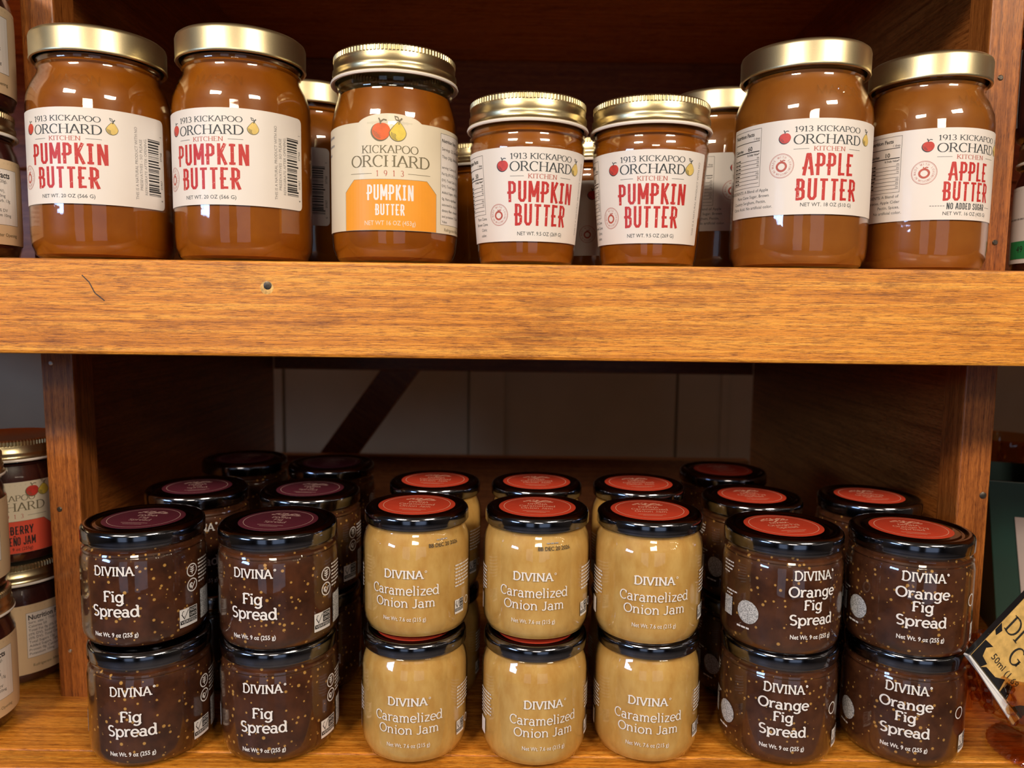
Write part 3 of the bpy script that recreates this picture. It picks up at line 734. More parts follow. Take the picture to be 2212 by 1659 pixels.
def make_apple(kind):
    R, lr = (41.5, 38.5) if kind == 18 else (38.9, 36.0)
    t, rad = tall_jar('apple_fill', R, lr, 133.6, 120)
    lab = label_part(t, rad, -66, 43 if kind == 18 else 41, 32.0, 86.8, 'paper', corner=1.2)
    if kind == 18:
        kick_block(t, lab, rad, (80.9, 75.0, 69.6), 'APPLE', 30.5, 12.8, 60.7, 46.3, 37.5, 12.6, 37.6, 'NET WT. 18 OZ (510 G)', 31, (-25.5, 76.4), (26.2, 76.2), 1.0)
    else:
        kick_block(t, lab, rad, (80.9, 75.0, 69.6), 'APPLE', 27.5, 11.3, 61, 49.1, 33, 11.6, 35.8, 'NET WT. 16 OZ (425 G)', 31, (-25.5, 76.2), (25.4, 76), 1.0)
        P = Print(rad, [], LOFF); P.text('NO ADDED SUGAR', 0, 40.2, 27, 3.9, 'ink_slate', 'westthin')
        for i in range(6): P.rect(-23 + i * 1.45, -22 + i * 1.45, 40.1, 40.4, 'ink_slate')
        P.rect(14.8, 20.5, 40.1, 40.3, 'ink_slate'); P.build('sugar_note', lab)
    P = Print(rad, [], LOFF); seal(P, (-27, 60.5), 7.0, 'ink_rust'); P.build('seal', lab)
    P = Print(rad, [], LOFF); nutrition(P, -64, -40.2, 50, 84.4, '60' if kind == 18 else '10', rows=('0%', '0%', '4%', '', '19%', '0%', '') if kind == 18 else ('0%', '0%', '1%', '', '0%', '0%', '2%')); P.build('nutrition_panel', lab)
    P = Print(rad, [], LOFF)
    if kind == 18:
        for i, (s, u) in enumerate((('INGREDIENTS: A Blend of Apple', -34.4), ('Pure Cane Sugar, Brown', -33.8), ('Country Sorghum, Pectin,', -35.6), ('Citric Acid. No artificial color.', -31.5))):
            P.text(s, u, 47.6 - i * 3.35, None, 1.75, 'ink_slate', align='r')
    else:
        for i, (s, u) in enumerate((('INGREDIENTS: A Blend of', -40.5), ('Varieties, Apple Cider', -39.8), ('Pectin, Spices,', -39.8), ('No artificial color.', -38.6))):
            P.text(s, u, 47.6 - i * 3.35, None, 1.75, 'ink_slate', align='r')
    P.build('ingredients', lab)
    if kind == 16:
        P = Print(rad, [], .2); P.rect(48, 62, 6, 30, 'paper'); P.rect(48, 62, 8, 16, 'lime_tag', .05); P.build('price_tag', t)
    return t

KICK = [(0, 1.6), (26, 1.6), (29, .1), (32.5, .6), (36.2, 4), (38.2, 10), (38.9, 18), (38.9, 80), (38.3, 87), (36.6, 94), (35.0, 99), (34.2, 102), (34.4, 103.2), (35.4, 104), (34.5, 105), (35.0, 107), (34.2, 109), (34.2, 122)]
def make_kick16():
    t = empty('preserve_jar'); rad = radius_fn(KICK)
    g = MB().lathe(shell(KICK, .5), 96, close=True).build('glass', 'jar_glass', t, smooth=True)
    fill_part(t, KICK, 'pumpkin_fill', 101.5)
    mason_lid(t, 39.0, 108.2, 125.2)
    def top(u):
        if abs(u) > 18.8: return 80.4 - max(0, abs(u) - 30) * .02
        return 80.4 + 6.6 * math.sqrt(max(0, 1 - (u / 19.6) ** 2)) - 6.6 * math.sqrt(1 - (18.8 / 19.6) ** 2)
    us = [-18.8 + 37.6 * i / 24 for i in range(25)]
    lab = label_part(t, rad, -62, 62, 19.0, 80.4, 'paper_cream', corner=.5, top=(top, us))
    P = Print(rad, [], LOFF)
    P.text('KICKAPOO', 0, 65, 33.5, 4.3, 'ink_olive', 'serif'); P.text('ORCHARD', 0, 58.3, 48, 6.4, 'ink_olive', 'serif')
    for i, ch in enumerate('1913'): P.text(ch, -7.2 + i * 4.8, 51.4, None, 3.2, 'ink_rust', 'serif')
    P.rect(-24.5, -10.5, 51.2, 51.45, 'ink_olive'); P.rect(10.5, 24.5, 51.2, 51.45, 'ink_olive'); P.build('lettering', lab)
    P = Print(rad, [], LOFF); apple(P, (-4.9, 75.2), 10.2, 'ink_appleorange', 'ink_olive', 'ink_olive'); P.build('apple_emblem', lab)
    P = Print(rad, [], LOFF + .08); pear(P, (4.7, 74.4), 11.0, 'ink_pearyellow', 'ink_olive', 'ink_olive'); P.build('pear_emblem', lab)
    badge(lab, rad, 'ink_orange', 29, 22.2, 19.15, 41.1, 48.0, (('PUMPKIN', 27.5, 8.9, 40.6, 'ink_white', 'west'), ('BUTTER', 17.3, 6.5, 30.8, 'ink_white', 'west'), ('NET WT 16 OZ (453g)', 30, 2.6, 23.2, 'ink_offwhite', 'sans')))
    P = Print(rad, [], LOFF); side_facts(P, 32.4, 60, 24.2, 77.6); P.text('Refrigerate After Opening', 36, 21.4, None, 1.9, 'ink_olive', align='l'); P.build('nutrition_panel', lab)
    P = Print(rad, [], LOFF); P.scribble(-55, 75, 13, 3, 5, 1.3, 'ink_grey', seed=5); P.build('ingredients', lab)
    return t

def badge(lab, rad, mat, ub, ut, v0, v1, v2, texts):
    P = Print(rad, [mat], LOFF); V = []; F = []; n = 28
    def tv(u): return v2 if abs(u) <= ut else v2 - (abs(u) - ut) / (ub - ut) * (v2 - v1)
    us = sorted(set([-ub + 2 * ub * i / n for i in range(n + 1)] + [-ut, ut]))
    def slab(us_, top_, bot, m_, lift):
        V = [(u, q) for u in us_ for q in (bot(u), (bot(u) + top_(u)) / 2, top_(u))]
        F = [(3 * i + j, 3 * i + 3 + j, 3 * i + 4 + j, 3 * i + 1 + j) for i in range(len(us_) - 1) for j in (0, 1)]
        P.put(V, F, m_, lift)
    slab(us, lambda u: tv(u) + .18, lambda u: v0, 'ink_olive', 0.0)
    slab([u * .993 for u in us], lambda u: tv(u / .993), lambda u: v0, mat, .04)
    o = P.build('badge', lab)
    P = Print(rad, [], LOFF + .09)
    for s, w, h, v, m_, sty in texts: P.text(s, 0, v, w, h, m_, sty)
    P.build('badge_lettering', lab)

def side_facts(P, u0, u1, v0, v1, paper='paper'):
    """Paragraph-style nutrition text in a white box."""
    P.rect(u0, u1, v0, v1, paper); P.frame(u0, u1, v0, v1, .16, 'ink_black', .03)
    h = v1 - v0
    L = [('Nutrition Facts', .075, 1, .05), ('Servings: 22, Serv. size: 1', .165, 0, .045), ('Tbsp (20g), Amount per', .25, 0, .045), ('serving: Calories 50', .365, 0, .04), ('Fat 0g (0% DV), Total Fat', .435, 0, .04), ('DV), Total Carb. 13g', .505, 0, .04), ('DV), Total Sugars 12g', .57, 0, .04), ('Added Sugars, 14% DV', .64, 0, .04), ('0g. Not a significant', .71, 0, .04), ('saturated fat, trans fat', .775, 0, .04), ('dietary fiber, vitamin D', .84, 0, .04), ('and potassium. % Daily', .905, 0, .04), ('Value', .965, 0, .04)]
    for s, y, b, hh in L: P.text(s, u0 + 1.2, v1 - y * h, None, hh * h * .72, 'ink_black', align='l', bold=.02 if b else 0, lift=.04)

HALF = [(0, 1.5), (19, 1.5), (22, .1), (26, .5), (28.6, 2.6), (29.5, 6), (30.2, 13), (34.8, 66), (35.2, 71), (34.2, 73), (34.0, 75), (35.2, 76), (34.0, 77.2), (34.6, 79), (33.6, 81), (33.6, 94)]
def make_half(kind='pumpkin'):
    t = empty('preserve_jar'); rad = radius_fn(HALF)
    MB().lathe(shell(HALF, .5), 96, close=True).build('glass', 'jar_glass', t, smooth=True)
    fill_part(t, HALF, 'pumpkin_fill', 82)
    mason_lid(t, 37.0, 80.4, 97.4)
    lab = label_part(t, rad, -60, 36, 13.6, 66.3, 'paper', corner=.6)
    kick_block(t, lab, rad, (61.2, 55.6, 50.2), 'PUMPKIN', 41.5, 11.8, 41.6, 28.6, 33.5, 12.4, 18.0, 'NET WT. 9.5 OZ (269 G)', 29.5, (-23.2, 56.3), (22.6, 56), .92)
    P = Print(rad, [], LOFF); seal(P, (-26.8, 28.8), 6.1, 'ink_rust'); P.build('seal', lab)
    P = Print(rad, [], LOFF); nutrition(P, -59, -37.3, 29.6, 63.4, '50'); P.build('nutrition_panel', lab)
    P = Print(rad, [], LOFF)
    for i, (s, u) in enumerate((('Pure Cane', -36.6), ('Brown Cane', -36), ('Citric', -37), ('color.', -37.5))): P.text(s, u, 27.2 - 3.2 * i, None, 1.7, 'ink_slate', align='r')
    P.build('ingredients', lab)
    P = Print(rad, [], LOFF); P.text('THIS IS A NATURAL PRODUCT WITH NO', 30.5, 40, 42, 1.6, 'ink_grey', rot=90); P.build('storage_note', lab)
    return t

SMALL = [(0, 1.5), (24, 1.5), (27, .1), (31, .6), (34.6, 3.5), (36.2, 9), (36.6, 15), (36.6, 60), (35.8, 66), (34.0, 71), (33.4, 73), (34.4, 74), (33.4, 75.2), (33.6, 90)]
def make_small(style, fill='raspberry_fill'):
    """Nine-ounce jam jar with a gold screw band; style picks which side of the wrap-round label faces front."""
    t = empty('preserve_jar'); rad = radius_fn(SMALL)
    MB().lathe(shell(SMALL, .5), 72, close=True).build('glass', 'jar_glass', t, smooth=True)
    fill_part(t, SMALL, fill, 77)
    mason_lid(t, 36.8, 76.5, 92.0)
    v0, v1 = 10, 62
    lab = label_part(t, rad, -70, 70, v0, v1, {'front': 'paper_cream', 'facts': 'paper_tan', 'plain': 'paper_cool'}[style], corner=.5)
    if style == 'front':
        P = Print(rad, [], LOFF); P.text('KICKAPOO', 0, 50.5, 31, 4.0, 'ink_olive', 'serif'); P.text('ORCHARD', 0, 44, 44, 6, 'ink_olive', 'serif')
        for i, ch in enumerate('1913'): P.text(ch, -6.6 + i * 4.4, 37.2, None, 3.0, 'ink_rust', 'serif')
        P.rect(-23, -10, 37.1, 37.35, 'ink_olive'); P.rect(10, 23, 37.1, 37.35, 'ink_olive'); P.build('lettering', lab)
        P = Print(rad, [], LOFF); apple(P, (14, 55), 8, 'ink_applered', 'ink_olive', 'ink_olive'); P.build('apple_emblem', lab)
        P = Print(rad, [], LOFF + .08); pear(P, (21.5, 54.5), 8.8, 'ink_pearyellow', 'ink_olive', 'ink_olive'); P.build('pear_emblem', lab)
        badge(lab, rad, 'ink_coral', 27, 21, v0 + .1, 28, 33.5, (('RASPBERRY', 27, 6.2, 27, 'ink_black', 'west'), ('JALAPEÑO JAM', 29, 6.2, 19, 'ink_black', 'west'), ('NET WT. 9 oz (255g)', 25, 2.3, 13.2, 'ink_black', 'sans')))
    elif style == 'facts':
        P = Print(rad, [], LOFF); P.rect(-16, 20, 22, 56, 'paper'); P.frame(-16, 20, 22, 56, .16, 'ink_black', .03)
        L = ['Serv. size: 1 Tbsp (20g),', 'Calories 50', 'Total Fat 0g (0% DV),', '(0% DV), Sodium 0mg', '(0% DV), Total Carb. 13g', 'Total Sugars 12g', 'Added Sugars, 14% DV', 'Protein 0g, Calcium 10mg', 'Potassium 10mg']
        P.text('Nutrition Facts', -14.6, 52.4, 28, 3.6, 'ink_black', bold=.025, align='l', lift=.04)
        for i, s in enumerate(L): P.text(s, -14.6, 48.6 - i * 2.95, None, 1.85, 'ink_black', align='l', lift=.04)
        P.text('Refrigerate After Opening', 18, 16, None, 2.0, 'ink_olive', align='r'); P.build('nutrition_panel', lab)
    else:
        P = Print(rad, [], LOFF); P.scribble(-30, 40, 40, 1, 3, 1.2, 'ink_grey', seed=9); P.build('fine_print', lab)
        P = Print(rad, [], LOFF + .1); P.rect(-26, -8, 13, 25, 'green_tag'); P.text('49', -13.5, 19.5, None, 4.4, 'ink_black', lift=.05); P.build('price_tag', lab)
    return t

# black-lidded spread jars
FIG = [(0, 1.6), (24, 1.6), (27, .1), (31.5, .5), (35.0, 2.8), (36.6, 6.5), (37, 10), (37, 53), (36.3, 56), (35.9, 57.2), (36.4, 58.2), (36.0, 59.4), (34.6, 60.4), (34.4, 62), (34.9, 63), (34.0, 64), (34.0, 70)]
ONI = [(0, 1.6), (21, 1.6), (24, .1), (28, .6), (31.6, 3.2), (33.6, 8.5), (34, 13), (34, 54), (33.6, 58), (32.6, 62), (31.2, 65), (30.6, 67), (31.2, 68.2), (30.4, 69.4), (30.4, 75)]
def black_lid(t, R, z0, z1, stick, prnt, lines):
    prof = [(R - 2.4, z0 + 1.4), (R - 1.5, z0 + .1), (R - .5, z0), (R, z0 + .8), (R - .15, z0 + 1.6), (R, z0 + 2.2), (R, z1 - 3.2), (R - .5, z1 - 1.6), (R - 1.8, z1 - .3), (R - 3.4, z1), (R - 4.8, z1 - .5), (R - 5.8, z1 - 1.4), (R - 7.6, z1 - 1.5), (R - 8.4, z1 - .9), (R - 9.6, z1 - .75), (0, z1 - .75)]
    lid = MB().lathe(mm(prof), 96).build('lid', 'black_lid', t, smooth=True, ang=50)
    rs = 24.5; zt = z1 - .75
    MB().lathe(mm([(0, zt + .16), (rs - .2, zt + .16), (rs, zt + .08), (rs, zt - .1)]), 72).build('lid_sticker', stick, lid, smooth=True)
    mb = MB()
    def flat(V, F): mb.add([(x / 1000, y / 1000, (zt + .22) / 1000) for x, y in V], F)
    v, f = ribbon(arc(0, 0, rs * .87, rs * .87, 0, 360, 56), .35, .35); flat(v, f)
    rnd = random.Random(5)
    for k in range(46):      # tree crown of short dabs, trunk below
        a = rnd.uniform(0, math.pi); q = math.sqrt(rnd.random()); cx, cy = 9.5 * q * math.cos(a), 10.5 + 5.2 * q * math.sin(a)
        v, f = ribbon([(cx - .8, cy - .3), (cx + .8, cy + .3)], .7, .7); flat(v, f)
    v, f = ribbon([(-1.6, 7.6), (0, 9), (1.8, 11)], 1.1, 1.1); flat(v, f)
    for s, y, w, h, sty in lines:
        V, F = stroke_text(s, sty) if sty != 'sans' else font_text(s)
        x0 = min(p[0] for p in V); x1 = max(p[0] for p in V); k = w / (x1 - x0); hh = h / (1.0 if sty != 'sans' else .69)
        flat([((p[0] - (x0 + x1) / 2) * k, y + p[1] * hh) for p in V], F)
    for i, w in enumerate((17, 12)):
        v, f = ribbon([(-w / 2, -12 - 2.6 * i), (w / 2, -12 - 2.6 * i)], .55, .55); flat(v, f)
    mb.build('sticker_print', prnt, lid)
    return lid

def nongmo(P, u, v, w, h):
    P.rect(u, u + w, v, v + h, 'ink_white'); P.rect(u + .5 * w, u + w * .97, v + .42 * h, v + h * .97, 'ink_black', .03); P.rect(u + .03 * w, u + .97 * w, v + .16 * h, v + .38 * h, 'ink_black', .03)
    for i, s in enumerate(('NON', 'GMO')): P.text(s, u + .735 * w, v + (.83 - .25 * i) * h, .38 * w, .17 * h, 'ink_white', lift=.05)
    P.text('VERIFIED', u + .5 * w, v + .27 * h, .86 * w, .14 * h, 'ink_white', lift=.05)
    P.line([(u + .1 * w, v + .72 * h), (u + .24 * w, v + .45 * h), (u + .46 * w, v + .9 * h)], .5, 'ink_black', .03)
    P.line(arc(u + .2 * w, v + .72 * h, .07 * w, .16 * h, 60, 300, 8), .4, 'ink_black', .03)
def icon(P, c, r, leafy):
    P.ring(c, r, .75, 'ink_white')
    if leafy:
        P.line([(c[0] - r * .5, c[1] + r * .35), (c[0] - r * .05, c[1] - r * .5), (c[0] + r * .55, c[1] + r * .4)], .8, 'ink_white')
        P.line(arc(c[0] - r * .25, c[1], r * .3, r * .35, 30, 270, 8), .7, 'ink_white')
    else:
        P.line([(c[0], c[1] - r * .65), (c[0], c[1] + r * .65)], .7, 'ink_white')
        for k in (-.3, .05, .4):
            P.line([(c[0] - r * .45, c[1] + r * (k + .2)), (c[0], c[1] + r * k), (c[0] + r * .45, c[1] + r * (k + .2))], .6, 'ink_white')

def make_spread(kind):
    t = empty('preserve_jar')
    prof = ONI if kind == 'onion' else FIG
    rad = radius_fn(prof)
    g = MB().lathe(shell(prof, .5), 96, close=True).build('glass', 'jar_glass', t, smooth=True)
    fill_part(t, prof, {'fig': 'fig_fill', 'onion': 'onion_fill', 'orange': 'orange_fig_fill'}[kind], 68.5 if kind == 'onion' else 63)
    OFF = .12
    if kind == 'onion':
        black_lid(t, 33, 69.4, 78.6, 'sticker_red', 'sticker_print', (('DIVINA', 3.8, 13, 3.0, 'logo'), ('Caramelized', -1.6, 23, 3.6, 'slabthin'), ('Onion Jam', -7, 20, 3.6, 'slabthin')))
        P = Print(rad, [], OFF); P.text('DIVINA', -.3, 43.2, 25, 5.1, 'ink_white', 'logo'); P.ring((13.4, 45), .55, .25, 'ink_white'); P.build('brand_lettering', g)
        P = Print(rad, [], OFF); P.text('Caramelized', 0, 33.2, 43.5, 5.6, 'ink_white', 'slabthin'); P.text('Onion Jam', 0, 25.4, 38, 5.3, 'ink_white', 'slabthin'); P.build('flavour_lettering', g)
        P = Print(rad, [], OFF); P.text('Net Wt. 7.6 oz (215 g)', 0, 15.4, 27, 2.5, 'ink_white'); P.build('weight_lettering', g)
        P = Print(rad, [], OFF); P.scribble(34, 45, 16, 7, 2.2, .9, 'ink_white', seed=2); nongmo(P, 33.8, 14, 8.5, 9); P.ring((46.5, 20), 2.4, .5, 'ink_white'); P.build('fine_print', g)
        P = Print(rad, [], OFF); P.scribble(-52, 42, 15, 8, 2.2, .9, 'ink_white', seed=3); P.rect(-52, -45, 13, 23, 'ink_white'); P.build('back_print', g)
        return t
    st_, sp_ = ('sticker_plum', 'sticker_print_plum') if kind == 'fig' else ('sticker_red', 'sticker_print')
    ln = (('DIVINA', 3.8, 13, 3.0, 'logo'), ('Fig', -1.4, 6, 3.4, 'slabthin'), ('Spread', -6.6, 14, 3.4, 'slabthin')) if kind == 'fig' else (('DIVINA', 3.8, 13, 3.0, 'logo'), ('Orange Fig', -1.6, 21, 3.4, 'slabthin'), ('Spread', -6.8, 14, 3.4, 'slabthin'))
    black_lid(t, 36.5, 63.4, 73.5, st_, sp_, ln)
    P = Print(rad, [], OFF); P.text('DIVINA', 0, 50.3 if kind == 'fig' else 52.2, 25, 5.6, 'ink_white', 'logo'); P.ring((13.6, 52.6 if kind == 'fig' else 54.4), .5, .5, 'ink_white'); P.build('brand_lettering', g)
    P = Print(rad, [], OFF)
    if kind == 'fig':
        P.text('Fig', 0, 34.8, 12.5, 6.4, 'ink_white', 'slab'); P.text('Spread', 0, 25.7, 29, 6.4, 'ink_white', 'slab')
    else:
        P.text('Orange', 0, 42.3, 31, 6.0, 'ink_white', 'slab'); P.text('Fig', 0, 34.2, 11.8, 6.0, 'ink_white', 'slab'); P.text('Spread', 0, 25.0, 28.5, 6.0, 'ink_white', 'slab')
    P.build('flavour_lettering', g)
    P = Print(rad, [], OFF); P.text('Net Wt. 9 oz (255 g)', 0, 11.2 if kind == 'fig' else 14.4, 27, 2.6, 'ink_white', bold=.02); P.build('weight_lettering', g)
    if kind == 'fig':
        P = Print(rad, [], OFF); icon(P, (47.4, 43.5), 3.9, False); icon(P, (47.4, 34), 3.9, True); P.build('diet_icons', g)
        P = Print(rad, [], OFF); nongmo(P, 37.3, 9, 13.6, 11.5); P.build('verified_mark', g)
        P = Print(rad, [], OFF); P.scribble(53, 48, 12, 7, 2.3, 1.0, 'ink_white', seed=4); P.rect(54.5, 66, 9.5, 28.5, 'ink_mottled'); P.build('fine_print', g)
        P = Print(rad, [], OFF); P.rect(-50, -40, 16, 30, 'ink_mottled'); P.build('back_print', g)
    else:
        P = Print(rad, [], OFF); P.blob((-39.5, 24.5), arc(-39.5, 24.5, 7.3, 7.3, 0, 345, 23), 'ink_mottled'); P.scribble(-47, 14.2, 15, 1, 2, 1.1, 'ink_white', seed=6); P.build('round_mark', g)
        P = Print(rad, [], OFF); P.scribble(-62, 52, 10, 4, 2.3, .9, 'ink_white', seed=7); P.rect(-60, -52, 18, 30, 'ink_mottled'); P.scribble(-58, 34, 10, 2, 2.2, .9, 'ink_white', seed=8); P.build('fine_print', g)
        P = Print(rad, [], OFF); nongmo(P, 38, 9, 12, 11.5); P.ring((36, 36), 3.6, .7, 'ink_white'); P.build('verified_mark', g)
    return t

def copy_tree(o, parent=None):
    c = o.copy(); col.objects.link(c)
    if parent: c.parent = parent
    for ch in o.children: copy_tree(ch, c)
    return c
PROTO = {}
BUILDERS = {'pumpkin20': make_pumpkin20, 'apple18': lambda: make_apple(18), 'apple16': lambda: make_apple(16), 'kick16': make_kick16, 'half': make_half,
            'rasp': lambda: make_small('front'), 'facts': lambda: make_small('facts'), 'plain': lambda: make_small('plain'),
            'fig': lambda: make_spread('fig'), 'onion': lambda: make_spread('onion'), 'orange': lambda: make_spread('orange')}
def jar(kind, x, y, z, phi, label, group=None):
    if kind not in PROTO: o = PROTO[kind] = BUILDERS[kind]()
    else: o = copy_tree(PROTO[kind])
    o.location = (x, y, z); o.rotation_euler = (0, 0, R_(phi))
    if 'group' in o: del o['group']
    tag(o, label, 'jar', group)
    return o

# upper shelf, front row
GU = 'gold-lidded jars on the upper shelf'
jar('pumpkin20', -.2603, .0541, ZM, -1.5, 'tall pumpkin butter jar with flat gold lid, beside the shelf post', GU)
jar('pumpkin20', -.1704, .0509, ZM, -9.5, 'tall pumpkin butter jar with flat gold lid, next to the orange-badge jar', GU)
jar('kick16', -.0749, .0484, ZM, 4.0, 'pumpkin butter jar with cream arched label and orange badge', GU)
jar('half', .0076, .0385, ZM, 15.0, 'small pumpkin butter jar with gold screw band, next to the orange-badge jar', GU)
jar('half', .0830, .0405, ZM, -6.5, 'small pumpkin butter jar with gold screw band, next to the apple butter', GU)
jar('apple18', .1809, .0554, ZM, 3.0, 'eighteen ounce apple butter jar with flat gold lid and white label', GU)
jar('apple16', .2677, .0715, ZM, 13.0, 'no added sugar apple butter jar with flat gold lid by the shelf post', GU)
# upper shelf, behind
GB = 'jars standing behind the front row'
jar('pumpkin20', -.1560, .1580, ZM, -49, 'shaded pumpkin butter jar standing behind the two tall pumpkin butter jars', GB)
jar('half', -.1300, .2350, ZM, 40, 'half-hidden small jar in shade behind the orange-badge pumpkin butter jar', GB)
jar('half', -.0230, .1750, ZM, 150, 'dark small jar in the gap between orange-badge jar and small pumpkin butter', GB)
jar('half', .0620, .1500, ZM, 30, 'shaded small jar in the gap between the two small pumpkin butter jars', GB)
jar('apple18', .1560, .1560, ZM, 36, 'shaded apple butter jar standing behind the small pumpkin butter and apple butter', GB)
# neighbouring bays of the upper shelf
GN = 'gold-banded jars in the next bay'
SP = .0916
jar('facts', -.3512, .0450, ZM, 68, 'dark jam jar with tan label, bottom of the upper-shelf stack behind post', GN)
jar('facts', -.3507, .0450, ZM + SP, 64, 'dark jam jar with tan label, top of the upper-shelf stack behind post', GN)
jar('plain', .3828, .0900, ZM, -68, 'dark jar with white label and green price tag, bottom of its stack', GN)
jar('plain', .3785, .0900, ZM + SP, 150, 'dark jar with white label on top of the green-tagged jar', GN)
# lower shelf: fig, onion, orange fig
PF, PO = .0734, .0785
place = {'upper': 'upper', 'lower': 'lower'}
def stack(kind, low, top, where, group):
    nm = {'fig': 'fig spread jar with black lid', 'onion': 'caramelized onion jam jar with black lid', 'orange': 'orange fig spread jar with black lid'}[kind]
    pt = PO if kind == 'onion' else PF
    jar(kind, low[0], low[1], ZL, low[2], f'{nm}, bottom of {where}', group)
    return jar(kind, top[0], top[1], ZL + pt, top[2], f'{nm}, top of {where}', group)
GF, GO, GG = 'fig spread jars', 'caramelized onion jam jars', 'orange fig spread jars'
stack('fig', (-.2304, .0330, 6), (-.2336, .0359, -3), 'front stack by the post', GF)
stack('fig', (-.1492, .0390, 0), (-.1475, .0349, -8), 'front stack next to the onion jam', GF)
stack('fig', (-.2290, .1230, 160), (-.2354, .1240, 20), 'second-row stack by the side panel', GF)
stack('fig', (-.1500, .1220, 25), (-.1500, .1220, -5), 'second-row stack next to the onion jam', GF)
stack('fig', (-.2350, .2350, 5), (-.2380, .2350, -5), 'rear stack by the side panel', GF)
stack('fig', (-.1560, .2200, 5), (-.1570, .2200, 5), 'rear stack next to the onion jam', GF)
on1 = stack('onion', (-.0607, .0360, 0), (-.0599, .0395, -6.5), 'front stack next to fig spread', GO)
on2 = stack('onion', (.0171, .0345, 9), (.0172, .0384, -4.5), 'front stack in the middle', GO)
stack('onion', (.0905, .0400, -7), (.0883, .0340, -2), 'front stack next to orange fig', GO)
stack('onion', (-.0555, .1122, 10), (-.0555, .1122, -5), 'rear stack next to fig spread', GO)
stack('onion', (.0190, .1110, 4), (.0190, .1110, 0), 'rear stack in the middle', GO)
stack('onion', (.0935, .1100, -8), (.0935, .1100, 6), 'rear stack next to orange fig', GO)
stack('orange', (.1775, .0430, -12.5), (.1751, .0382, 11.5), 'front stack next to the onion jam', GG)
stack('orange', (.2600, .0430, -22.7), (.2559, .0367, -13.2), 'front stack by the post', GG)
stack('orange', (.1796, .1190, 5), (.1796, .1190, 5), 'second-row stack next to the onion jam', GG)
stack('orange', (.2690, .1230, 5), (.2690, .1230, 5), 'second-row stack by the side panel', GG)
stack('orange', (.1830, .2110, 5), (.1830, .2110, 5), 'rear stack by the side panel', GG)
for o_, u_ in ((on1, 26), (on2, 13)):
    g_ = [c for c in o_.children if c.name.startswith('glass')][0]
    P = Print(radius_fn(ONI), [], .12); P.text('BB DEC 20 2026', u_, 60.4, 21, 2.2, 'ink_black', bold=.008); P.scribble(u_ - 5, 63.4, 13, 1, 2, .6, 'ink_grey', seed=11); P.build('date_stamp', g_)
# lower shelf, neighbouring bay
jar('facts', -.3770, .1250, ZL, 67, 'jam jar with nutrition label, under the raspberry jalapeno jar', GN)
jar('rasp', -.3770, .1250, ZL + SP, 33, 'raspberry jalapeno jam jar with coral badge, on top of its stack', GN)
jar('facts', -.3687, .0450, ZL, 66, 'jam jar with nutrition label, bottom of the lower-shelf front stack', GN)
jar('facts', -.3705, .0450, ZL + SP, 62, 'jam jar with nutrition label, top of the lower-shelf front stack', GN)

# ------------------------------------------------------------------ things beyond the other post
def scallop(prof, amp, N, seg=120, zone=(0, 99)):
    return MB().lathe(mm(prof), seg, mod=lambda k, a, i: (amp / 1000) * math.cos(N * a) if zone[0] <= k <= zone[1] else 0, close=True)
def compote(x, y, z, s, label):
    t = empty('glass_dish', (x, y, z))
    bowl = [(14, 22), (34, 24), (46, 32), (52, 44), (55, 58), (58, 70), (61, 72), (58.5, 73), (54, 70), (51, 58), (48, 45), (42, 34.5), (30, 27.5), (0, 26.5), (0, 22)]
    foot = [(0, 3.2), (20, 2.4), (34, .2), (38.5, 1.2), (38.5, 3.4), (34, 6.6), (24, 10), (17, 14), (14, 18), (14, 23), (0, 23)]
    sc_ = lambda p: [(r * s, q * s) for r, q in p]
    b = scallop(sc_(bowl), 1.5, 18, zone=(2, 9)).build('bowl', 'amber_glass', t, smooth=True, ang=60)
    scallop(sc_(foot), .5, 44, 176, zone=(3, 5)).build('foot', 'amber_glass', t, smooth=True, ang=60)
    mb = MB()
    for i in range(18):
        a = 2 * math.pi * i / 18; r = 58.5 * s / 1000
        for k in range(4):
            zz = (40 + 8.5 * k) * s / 1000; rr = (51.5 + 2.4 * k) * s / 1000
            c = Vector((rr * math.sin(a), -rr * math.cos(a), zz)); R0 = (4.3 - .2 * k) * s / 1000
            vs = []; fs = []
            for q in range(5):
                ph = -math.pi / 2 + math.pi * q / 4
                for w in range(8):
                    th = 2 * math.pi * w / 8
                    vs.append((c.x + R0 * math.cos(ph) * math.cos(th), c.y + R0 * math.cos(ph) * math.sin(th), c.z + R0 * 1.1 * math.sin(ph)))
            for q in range(4):
                for w in range(8): fs.append((q * 8 + w, q * 8 + (w + 1) % 8, (q + 1) * 8 + (w + 1) % 8, (q + 1) * 8 + w))
            mb.add(vs, fs)
    o = mb.build('beaded_ribs', 'amber_glass', b, smooth=True); o['kind'] = 'stuff'
    tag(t, label, 'dish'); return t
compote(.3490, .0300, ZL, .85, 'amber pressed-glass footed dish with a beaded wall holding a gold card')
